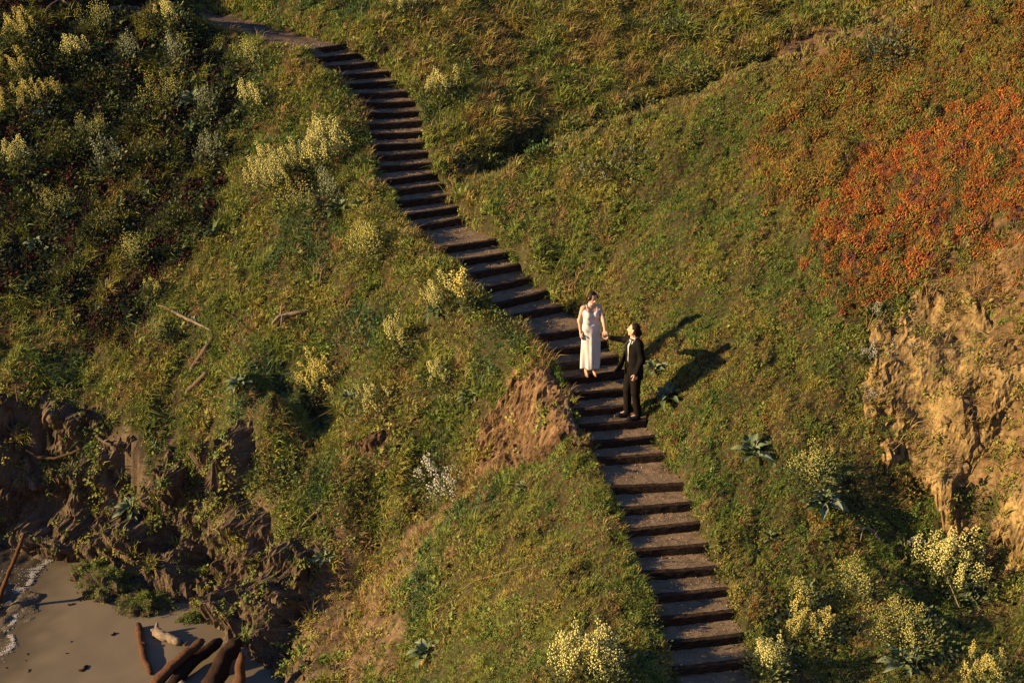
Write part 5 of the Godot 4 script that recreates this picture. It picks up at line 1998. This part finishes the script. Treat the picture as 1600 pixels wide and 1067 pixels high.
func new_acc() -> Array:
	return [PackedVector3Array(), PackedColorArray(), PackedInt32Array()]

func acc_mesh(acc: Array) -> ArrayMesh:
	return mesh_from(acc[0], acc[2], acc[1])

func elbow(a: Vector3, b: Vector3, l1: float, l2: float, pole: Vector3) -> Vector3:
	var d := b - a
	var l := minf(d.length(), (l1 + l2) * 0.999)
	var u := d.normalized()
	var x := (l1 * l1 - l2 * l2 + l * l) / (2.0 * l)
	var h := sqrt(maxf(0.0, l1 * l1 - x * x))
	var n := (pole - u * pole.dot(u)).normalized()
	return a + u * x + n * h

# a hand: palm and five fingers. wrist, direction of the fingers, direction the palm faces, direction of the thumb
func hand_bones(w: Vector3, along: Vector3, palm: Vector3, thumb: Vector3, curl: float, s := 1.0) -> Array:
	var out := []
	var u := along.normalized()
	var n := (palm - u * palm.dot(u)).normalized()
	var t := (thumb - u * thumb.dot(u) - n * thumb.dot(n)).normalized()
	out.append([w - u * 0.03 * s, w + u * 0.02 * s, 0.024 * s, 0.024 * s])
	var lens := [0.070, 0.078, 0.072, 0.056]
	for q in 4:
		var off := t * (0.026 - q * 0.0175) * s
		var root := w + u * (0.085 - 0.004 * absf(q - 1.0)) * s + off * 1.15
		out.append([w + u * 0.015 * s + off * 0.6, root, 0.015 * s, 0.0115 * s])
		var p := root
		var ang := 0.15 + curl * 0.5
		for seg in 3:
			var dir := u * cos(ang) + n * sin(ang)
			var e: Vector3 = p + dir * lens[q] * [0.45, 0.31, 0.24][seg] * s
			out.append([p, e, (0.0098 - seg * 0.0009) * s, (0.0092 - seg * 0.0009) * s])
			p = e
			ang += curl * 0.75
	var th := w + u * 0.02 * s + t * 0.022 * s
	var th2 := th + (u * 0.6 + t * 0.75 + n * 0.25).normalized() * 0.042 * s
	var th3 := th2 + (u * 0.9 + t * 0.25 + n * (0.25 + curl * 0.4)).normalized() * 0.032 * s
	out.append([th, th2, 0.014 * s, 0.0115 * s])
	out.append([th2, th3, 0.0112 * s, 0.0095 * s])
	return out

func head_bones(s: float) -> Array:
	# centred on the middle of the head, facing +z; 0.23 tall at s = 1
	return [
		[Vector3(0, 0.035, -0.012) * s, Vector3(0, 0.02, -0.012) * s, 0.082 * s, 0.082 * s], [Vector3(0, 0.03, 0.02) * s, Vector3(0, -0.02, 0.022) * s, 0.068 * s, 0.062 * s],
		[Vector3(0, -0.045, 0.035) * s, Vector3(0, -0.085, 0.05) * s, 0.05 * s, 0.027 * s], [Vector3(0.035, -0.06, 0.01) * s, Vector3(0.012, -0.085, 0.04) * s, 0.03 * s, 0.026 * s], [Vector3(-0.035, -0.06, 0.01) * s, Vector3(-0.012, -0.085, 0.04) * s, 0.03 * s, 0.026 * s],
		[Vector3(0, 0.015, 0.086) * s, Vector3(0, -0.022, 0.106) * s, 0.008 * s, 0.013 * s], [Vector3(0.011, -0.027, 0.092) * s, Vector3(-0.011, -0.027, 0.092) * s, 0.010 * s, 0.010 * s],
		[Vector3(0.016, -0.052, 0.078) * s, Vector3(-0.016, -0.052, 0.078) * s, 0.010 * s, 0.010 * s], [Vector3(0.034, 0.024, 0.074) * s, Vector3(0.012, 0.026, 0.082) * s, 0.009 * s, 0.009 * s], [Vector3(-0.034, 0.024, 0.074) * s, Vector3(-0.012, 0.026, 0.082) * s, 0.009 * s, 0.009 * s],
		[Vector3(0.078, 0.018, -0.005) * s, Vector3(0.076, -0.022, 0.0) * s, 0.014 * s, 0.011 * s], [Vector3(-0.078, 0.018, -0.005) * s, Vector3(-0.076, -0.022, 0.0) * s, 0.014 * s, 0.011 * s],
		[Vector3(0, -0.06, -0.02) * s, Vector3(0, -0.14, -0.025) * s, 0.05 * s, 0.05 * s],
	]

const SKIN := Color(0.50, 0.30, 0.20)
var bodice := []
var shirt_bones := []

func painted(what: String, p: Vector3) -> Color:
	if what == "white": return Color.WHITE
	if what == "face":
		var q := p
		if q.z > 0.05:
			if Vector2(q.x, (q.y + 0.052) * 1.9).length() < 0.021 and q.z > 0.075: return Color(0.37, 0.13, 0.11)
			var ex := absf(absf(q.x) - 0.031)
			if Vector2(ex * 0.8, (q.y - 0.004) * 1.9).length() < 0.010: return Color(0.05, 0.03, 0.022)
			if ex < 0.017 and absf(q.y - 0.024) < 0.0045: return Color(0.06, 0.035, 0.025)
	return SKIN

# what is cut away from, or added to, a field of bones to make a garment
func trimmed(what: String, p: Vector3, d: float) -> float:
	match what:
		"dress":
			var t := clampf((1.02 - p.y) / 0.87, 0.0, 1.0)
			var th := atan2(p.x, p.z)
			var fold := 0.020 * sin(th * 5.0 + 1.2 + 1.5 * t) * t + 0.012 * sin(th * 9.0 + p.y * 3.0) * t + 0.006 * sin((p.y + p.x * 0.9) * 34.0) * (1.0 - t) * smooth(-0.1, 0.3, p.x + 0.2)
			var r := lerpf(0.142, 0.166, smooth(0.0, 0.2, t)) + 0.018 * t + fold
			var e := (sqrt(p.x * p.x + p.z * p.z * 1.75) - r) * 0.8
			e = maxf(e, p.y - 1.02)
			e = maxf(e, 0.155 + 0.012 * sin(th * 5.0) - p.y)
			var bod := field(p, bodice, 0.03) + 0.004 * sin((p.y * 1.0 + p.x * 1.4) * 40.0) * smooth(1.2, 1.0, p.y)
			# cowl neckline, lower at the back
			var top := 1.262 + 0.55 * maxf(0.0, absf(p.x) - 0.02) - (0.0 if p.z > 0.0 else 0.09)
			bod = maxf(bod, p.y - minf(top, 1.315))
			bod = maxf(bod, 0.9 - p.y)
			var k := 0.03
			var h := maxf(k - absf(bod - e), 0.0) / k
			return minf(bod, e) - h * h * k * 0.25
		"long_hair":
			var face := minf(p.z - 0.035 - maxf(0.0, absf(p.x) - 0.045) * 0.6, 0.075 + absf(p.x) * 0.25 - p.y)
			return maxf(d + 0.003 * sin(p.x * 260.0 + p.y * 60.0), face)
		"tied_hair":
			return maxf(d + 0.002 * sin(p.y * 240.0), minf(p.z - 0.042, 0.085 - p.y))
		"pump":
			return maxf(maxf(d, -0.003 - p.y), p.y - (0.052 if p.z < 0.06 else 0.045))
		"shoe":
			return maxf(d, -p.y)
		"trousers":
			return maxf(maxf(d + 0.004 * sin(p.y * 38.0 + p.x * 20.0) * smooth(0.6, 0.2, p.y), 0.045 - p.y), p.y - 1.10)
		"shirt":
			return maxf(maxf(d, 1.0 - p.y), p.y - 1.575)
		"jacket":
			var gap := minf(0.018 + clampf(p.y - 1.02, 0.0, 0.5) * 0.15 + clampf(1.02 - p.y, 0.0, 0.3) * 0.35 - absf(p.x), p.z - 0.03)
			gap = minf(gap, 1.60 - p.y)
			return maxf(maxf(d + 0.003 * sin(p.y * 30.0 + p.z * 25.0), gap), 0.80 + 0.05 * smooth(0.0, 0.12, p.z) - p.y)
	return d

func cloth(c: Color, rough := 0.8, sheen := 0.0) -> StandardMaterial3D:
	var m := plain(c, rough, 0.2)
	m.vertex_color_use_as_albedo = false
	if sheen > 0.0:
		m.rim_enabled = true
		m.rim = sheen
	return m

func build_people():
	var mat_skin := plain(Color.WHITE, 0.55, 0.4)
	mat_skin.vertex_color_use_as_albedo = true
	mat_skin.subsurf_scatter_enabled = true
	mat_skin.subsurf_scatter_strength = 0.08
	# where the two hands meet, between the two figures
	var wy := 3 * RISE
	var wpos := at_height(922, 586, wy)
	wpos.y = wy + 0.012
	var mpos := at_height(988, 652, 0.0)
	mpos.y = 0.012
	var meet := at_depth(948, 528, lerpf(-wpos.z, -mpos.z, 0.5))
	# ---------------- the person in the dress: faces the viewer, a little towards the other
	var wyaw := 0.18
	var wroot := thing("person", "person in a long ivory slip dress on the steps holding the other's hand", "person", Transform3D(Basis(Vector3.UP, wyaw), wpos), "couple on the stairs")
	var wmeet: Vector3 = wroot.transform.affine_inverse() * meet
	var S := 1.0
	var neck := Vector3(0, 1.43, -0.005)
	var head := Transform3D(Basis(Vector3.UP, 0.42) * Basis(Vector3.RIGHT, 0.26), Vector3(0.008, 1.535, 0.02))
	var sh_r := Vector3(-0.160, 1.335, -0.01)
	var el_r := Vector3(-0.215, 1.09, -0.03)
	var wr_r := Vector3(-0.205, 0.87, 0.05)
	var sh_l := Vector3(0.160, 1.335, -0.01)
	var reach := (wmeet - sh_l).normalized()
	var wr_l := wmeet - reach * 0.07
	if (wr_l - sh_l).length() > 0.49: wr_l = sh_l + reach * 0.49
	var el_l := elbow(sh_l, wr_l, 0.26, 0.24, Vector3(0.5, -0.8, -0.3))
	var torso := [
		[Vector3(0.070, 1.25, 0), Vector3(0.052, 1.09, 0.0), 0.090, 0.080], [Vector3(-0.070, 1.25, 0), Vector3(-0.052, 1.09, 0.0), 0.090, 0.080],
		[Vector3(0.052, 1.09, 0), Vector3(0.078, 0.92, -0.01), 0.080, 0.105], [Vector3(-0.052, 1.09, 0), Vector3(-0.078, 0.92, -0.01), 0.080, 0.105],
		[Vector3(0.064, 1.225, 0.068), Vector3(0.064, 1.21, 0.072), 0.052, 0.052], [Vector3(-0.064, 1.225, 0.068), Vector3(-0.064, 1.21, 0.072), 0.052, 0.052],
	]
	var body := torso + [
		[Vector3(0.125, 1.345, -0.01), Vector3(-0.125, 1.345, -0.01), 0.046, 0.046], [Vector3(0, 1.37, -0.015), neck, 0.056, 0.047], [neck, Vector3(0, 1.48, 0.0), 0.045, 0.045],
		[Vector3(0.075, 0.90, 0), Vector3(0.072, 0.48, 0.015), 0.088, 0.055], [Vector3(-0.075, 0.90, 0), Vector3(-0.072, 0.48, 0.015), 0.088, 0.055],
		[Vector3(0.072, 0.46, 0.01), Vector3(0.068, 0.09, -0.02), 0.054, 0.033], [Vector3(-0.072, 0.46, 0.01), Vector3(-0.068, 0.09, -0.02), 0.054, 0.033],
		[Vector3(0.068, 0.07, -0.02), Vector3(0.078, 0.035, 0.12), 0.033, 0.022], [Vector3(-0.068, 0.07, -0.02), Vector3(-0.078, 0.035, 0.12), 0.033, 0.022],
		[sh_r, el_r, 0.044, 0.035], [el_r, wr_r, 0.035, 0.023], [sh_l, el_l, 0.044, 0.035], [el_l, wr_l, 0.035, 0.023],
	]
	var acc := new_acc()
	nets(acc, body, 0.035, 0.014, "skin")
	nets(acc, head_bones(0.98), 0.018, 0.006, "face", head)
	nets(acc, hand_bones(wr_r, Vector3(0.05, -1, 0.12), Vector3(1, 0, -0.1), Vector3(0.2, 0, 1), 0.45, 0.95), 0.006, 0.004, "skin")
	nets(acc, hand_bones(wr_l, reach, Vector3(0.2, -0.8, 0.3), Vector3(-0.4, 0.2, 1), 0.7, 0.95), 0.006, 0.004, "skin")
	put("body", acc_mesh(acc), mat_skin, wroot)
	# dress: bodice over the torso, bias-cut skirt with soft folds
	var skirt := []
	for b in torso: skirt.append([b[0], b[1], b[2] + 0.014, b[3] + 0.014])
	skirt.append([Vector3(0, 1.0, 0), Vector3(0, 0.13, 0), 0.24, 0.34])
	bodice = skirt.slice(0, 6)
	var dm := cloth(lin(0.57, 0.555, 0.525), 0.4)
	acc = new_acc()
	nets(acc, skirt, 0.03, 0.013, "white", Transform3D(), "dress")
	var dress := put("dress", acc_mesh(acc), dm, wroot)
	for s in [-1.0, 1.0]:
		put("strap", tube([Vector3(0.082 * s, 1.285, 0.098), Vector3(0.094 * s, 1.355, 0.050), Vector3(0.098 * s, 1.402, -0.01), Vector3(0.090 * s, 1.35, -0.068), Vector3(0.075 * s, 1.22, -0.098)], [0.006, 0.006, 0.006, 0.006, 0.006], 6), dm, dress)
	acc = new_acc()
	var ring := []
	for q in 10:
		var a := TAU * q / 10.0
		var a2 := TAU * (q + 1) / 10.0
		ring.append([Vector3(sin(a) * 0.055, 1.415 + 0.008 * cos(a), cos(a) * 0.056 - 0.004), Vector3(sin(a2) * 0.055, 1.415 + 0.008 * cos(a2), cos(a2) * 0.056 - 0.004), 0.016, 0.016])
	nets(acc, ring, 0.01, 0.006, "white")
	put("scarf", acc_mesh(acc), dm, wroot)
	var hairm := plain(lin(0.016, 0.009, 0.006), 0.6, 0.25)
	acc = new_acc()
	var hb := [[Vector3(0, 0.042, -0.018), Vector3(0, 0.03, -0.02), 0.085, 0.085], [Vector3(0, 0.0, -0.042), Vector3(0, -0.05, -0.05), 0.066, 0.048], [Vector3(-0.025, -0.05, -0.055), Vector3(-0.06, -0.16, -0.045), 0.04, 0.026], [Vector3(0.02, -0.05, -0.065), Vector3(0.0, -0.17, -0.075), 0.036, 0.022], [Vector3(-0.06, -0.16, -0.045), Vector3(-0.06, -0.22, -0.04), 0.026, 0.010], [Vector3(0.06, 0.04, 0.03), Vector3(0.075, -0.03, 0.0), 0.026, 0.02], [Vector3(-0.06, 0.04, 0.03), Vector3(-0.075, -0.03, 0.0), 0.026, 0.02]]
	nets(acc, hb, 0.03, 0.006, "white", head, "long_hair")
	put("hair", acc_mesh(acc), hairm, wroot)
	for s in [-1.0, 1.0]:
		acc = new_acc()
		nets(acc, [[Vector3(0.068 * s, 0.042, -0.045), Vector3(0.078 * s, 0.032, 0.08), 0.036, 0.035], [Vector3(0.078 * s, 0.03, 0.08), Vector3(0.078 * s, 0.026, 0.165), 0.035, 0.014]], 0.01, 0.006, "white", Transform3D(), "pump")
		put("shoe", acc_mesh(acc), plain(lin(0.22, 0.10, 0.055), 0.45, 0.5), wroot)
	# ---------------- the person in the suit: faces across the stairs, looking up at the other
	var myaw := atan2(-0.93, 0.36)
	var mroot := thing("person", "person in a black tuxedo and bow tie looking up from a lower step", "person", Transform3D(Basis(Vector3.UP, myaw), mpos), "couple on the stairs")
	var mmeet: Vector3 = mroot.transform.affine_inverse() * meet
	var look: Vector3 = mroot.transform.basis.inverse() * Vector3(-0.93, 0.22, -0.22)
	var hx := Vector3.UP.cross(look).normalized()
	var mhead := Transform3D(Basis(hx, look.normalized().cross(hx), look.normalized()), Vector3(-0.01, 1.705, 0.02))
	var msr := Vector3(-0.185, 1.485, 0.0)
	var msl := Vector3(0.185, 1.485, -0.01)
	var mreach := (mmeet - msr).normalized()
	var mwr := mmeet - mreach * 0.08
	if (mwr - msr).length() > 0.55: mwr = msr + mreach * 0.55
	var mer := elbow(msr, mwr, 0.29, 0.27, Vector3(-0.6, -0.5, -0.6))
	var mel := Vector3(0.235, 1.20, -0.045)
	var mwl := Vector3(0.225, 0.95, 0.06)
	var mt := [
		[Vector3(0.085, 1.38, 0), Vector3(0.070, 1.14, 0.005), 0.108, 0.098], [Vector3(-0.085, 1.38, 0), Vector3(-0.070, 1.14, 0.005), 0.108, 0.098],
		[Vector3(0.070, 1.14, 0.005), Vector3(0.075, 0.98, -0.01), 0.098, 0.105], [Vector3(-0.070, 1.14, 0.005), Vector3(-0.075, 0.98, -0.01), 0.098, 0.105],
		[Vector3(0.13, 1.485, -0.01), Vector3(-0.13, 1.485, -0.01), 0.062, 0.062],
	]
	var arms := [[msr, mer, 0.052, 0.042], [mer, mwr, 0.041, 0.028], [msl, mel, 0.052, 0.042], [mel, mwl, 0.041, 0.028]]
	var legs := [
		[Vector3(0.09, 0.96, 0), Vector3(0.10, 0.53, 0.0), 0.095, 0.064], [Vector3(-0.09, 0.96, 0), Vector3(-0.085, 0.53, 0.075), 0.095, 0.064],
		[Vector3(0.10, 0.53, 0.0), Vector3(0.105, 0.10, -0.06), 0.060, 0.042], [Vector3(-0.085, 0.53, 0.075), Vector3(-0.085, 0.10, 0.06), 0.060, 0.042],
	]
	acc = new_acc()
	nets(acc, mt + arms + legs + [[Vector3(0, 1.50, -0.01), Vector3(0, 1.62, 0.0), 0.058, 0.054], [Vector3(0.105, 0.07, -0.06), Vector3(0.12, 0.045, 0.10), 0.04, 0.03], [Vector3(-0.085, 0.07, 0.06), Vector3(-0.095, 0.045, 0.22), 0.04, 0.03]], 0.035, 0.015, "skin")
	nets(acc, head_bones(1.04), 0.018, 0.006, "face", mhead)
	nets(acc, hand_bones(mwl, Vector3(-0.02, -1, 0.22), Vector3(-1, 0, -0.1), Vector3(-0.1, -0.1, 1), 0.5, 1.05), 0.006, 0.0045, "skin")
	nets(acc, hand_bones(mwr, mreach, Vector3(0, 0.9, 0.3), Vector3(0.8, 0.3, 0.3), 0.75, 1.05), 0.006, 0.0045, "skin")
	put("body", acc_mesh(acc), mat_skin, mroot)
	var suit := cloth(lin(0.0065, 0.0055, 0.005), 0.9)
	# trousers
	acc = new_acc()
	var tb := []
	for b in legs: tb.append([b[0], b[1], b[2] + 0.014, b[3] + 0.02])
	tb[2][3] = 0.072
	tb[3][3] = 0.072
	tb.append([mt[2][0], mt[2][1], 0.108, 0.118]); tb.append([mt[3][0], mt[3][1], 0.108, 0.118])
	nets(acc, tb, 0.03, 0.013, "white", Transform3D(), "trousers")
	put("trousers", acc_mesh(acc), cloth(lin(0.009, 0.007, 0.006), 0.9), mroot)
	# shirt
	acc = new_acc()
	var sb := []
	for b in mt: sb.append([b[0], b[1], b[2] + 0.010, b[3] + 0.010])
	sb.append([Vector3(0, 1.50, 0.0), Vector3(0, 1.575, 0.004), 0.066, 0.066])
	nets(acc, sb, 0.03, 0.013, "white", Transform3D(), "shirt")
	var shirt := put("shirt", acc_mesh(acc), cloth(lin(0.62, 0.60, 0.57), 0.7), mroot)
	# jacket, open down the front, one side swinging forward
	acc = new_acc()
	var jb := []
	for b in mt: jb.append([b[0], b[1], b[2] + 0.026, b[3] + 0.026])
	for b in arms: jb.append([b[0], b[1], b[2] + 0.018, b[3] + 0.016])
	jb.append([Vector3(0.085, 1.0, -0.01), Vector3(0.095, 0.84, -0.015), 0.125, 0.125]); jb.append([Vector3(-0.085, 1.0, -0.01), Vector3(-0.095, 0.84, -0.015), 0.125, 0.125])
	nets(acc, jb, 0.03, 0.013, "white", Transform3D(), "jacket")
	var jacket := put("jacket", acc_mesh(acc), suit, mroot)
	acc = new_acc()
	nets(acc, [[Vector3(-0.085, 1.33, 0.125), Vector3(-0.10, 1.10, 0.20), 0.018, 0.018], [Vector3(-0.10, 1.10, 0.20), Vector3(-0.11, 0.90, 0.33), 0.018, 0.016], [Vector3(-0.12, 1.22, 0.12), Vector3(-0.13, 0.90, 0.20), 0.022, 0.018], [Vector3(-0.14, 1.10, 0.08), Vector3(-0.14, 0.86, 0.10), 0.022, 0.020], [Vector3(-0.11, 1.10, 0.16), Vector3(-0.12, 0.90, 0.27), 0.022, 0.018]], 0.05, 0.009, "white")
	put("jacket_front", acc_mesh(acc), suit, jacket)
	for s in [-1.0, 1.0]:
		acc = new_acc()
		nets(acc, [[Vector3(0.045 * s, 1.555, 0.075), Vector3(0.075 * s, 1.42, 0.128), 0.010, 0.022], [Vector3(0.075 * s, 1.42, 0.128), Vector3(0.035 * s, 1.10, 0.128), 0.022, 0.008]], 0.01, 0.007, "white")
		put("lapel", acc_mesh(acc), cloth(lin(0.018, 0.016, 0.015), 0.35), jacket)
	acc = new_acc()
	nets(acc, [[Vector3(0.008, 1.545, 0.078), Vector3(0.048, 1.545, 0.074), 0.009, 0.020], [Vector3(-0.008, 1.545, 0.078), Vector3(-0.048, 1.545, 0.074), 0.009, 0.020]], 0.005, 0.005, "white")
	put("bow_tie", acc_mesh(acc), cloth(lin(0.012, 0.011, 0.011), 0.4), shirt)
	acc = new_acc()
	var mh := [[Vector3(0, 0.045, -0.022), Vector3(0, 0.03, -0.026), 0.092, 0.090], [Vector3(0, 0.0, -0.05), Vector3(0, -0.055, -0.055), 0.074, 0.055], [Vector3(0, 0.0, -0.12), Vector3(0.0, -0.03, -0.135), 0.032, 0.034], [Vector3(0, -0.03, -0.13), Vector3(0.01, -0.12, -0.125), 0.028, 0.014]]
	nets(acc, mh, 0.02, 0.006, "white", mhead, "tied_hair")
	put("hair", acc_mesh(acc), hairm, mroot)
	for q in 2:
		var s: float = [1.0, -1.0][q]
		var a := Vector3(0.105, 0, -0.06) if q == 0 else Vector3(-0.085, 0, 0.06)
		var b := Vector3(0.12, 0, 0.17) if q == 0 else Vector3(-0.097, 0, 0.29)
		acc = new_acc()
		nets(acc, [[a + Vector3(0, 0.05, -0.02), a + Vector3(0, 0.05, 0.05), 0.048, 0.046], [a + Vector3(0, 0.04, 0.04), b + Vector3(0, 0.03, -0.05), 0.046, 0.044], [b + Vector3(0, 0.03, -0.05), b + Vector3(0, 0.026, 0), 0.044, 0.026], [a + Vector3(0, 0.06, 0), a + Vector3(0, 0.11, 0), 0.045, 0.044]], 0.02, 0.008, "white", Transform3D(), "shoe")
		put("shoe", acc_mesh(acc), plain(lin(0.012, 0.010, 0.009), 0.3, 0.5), mroot)
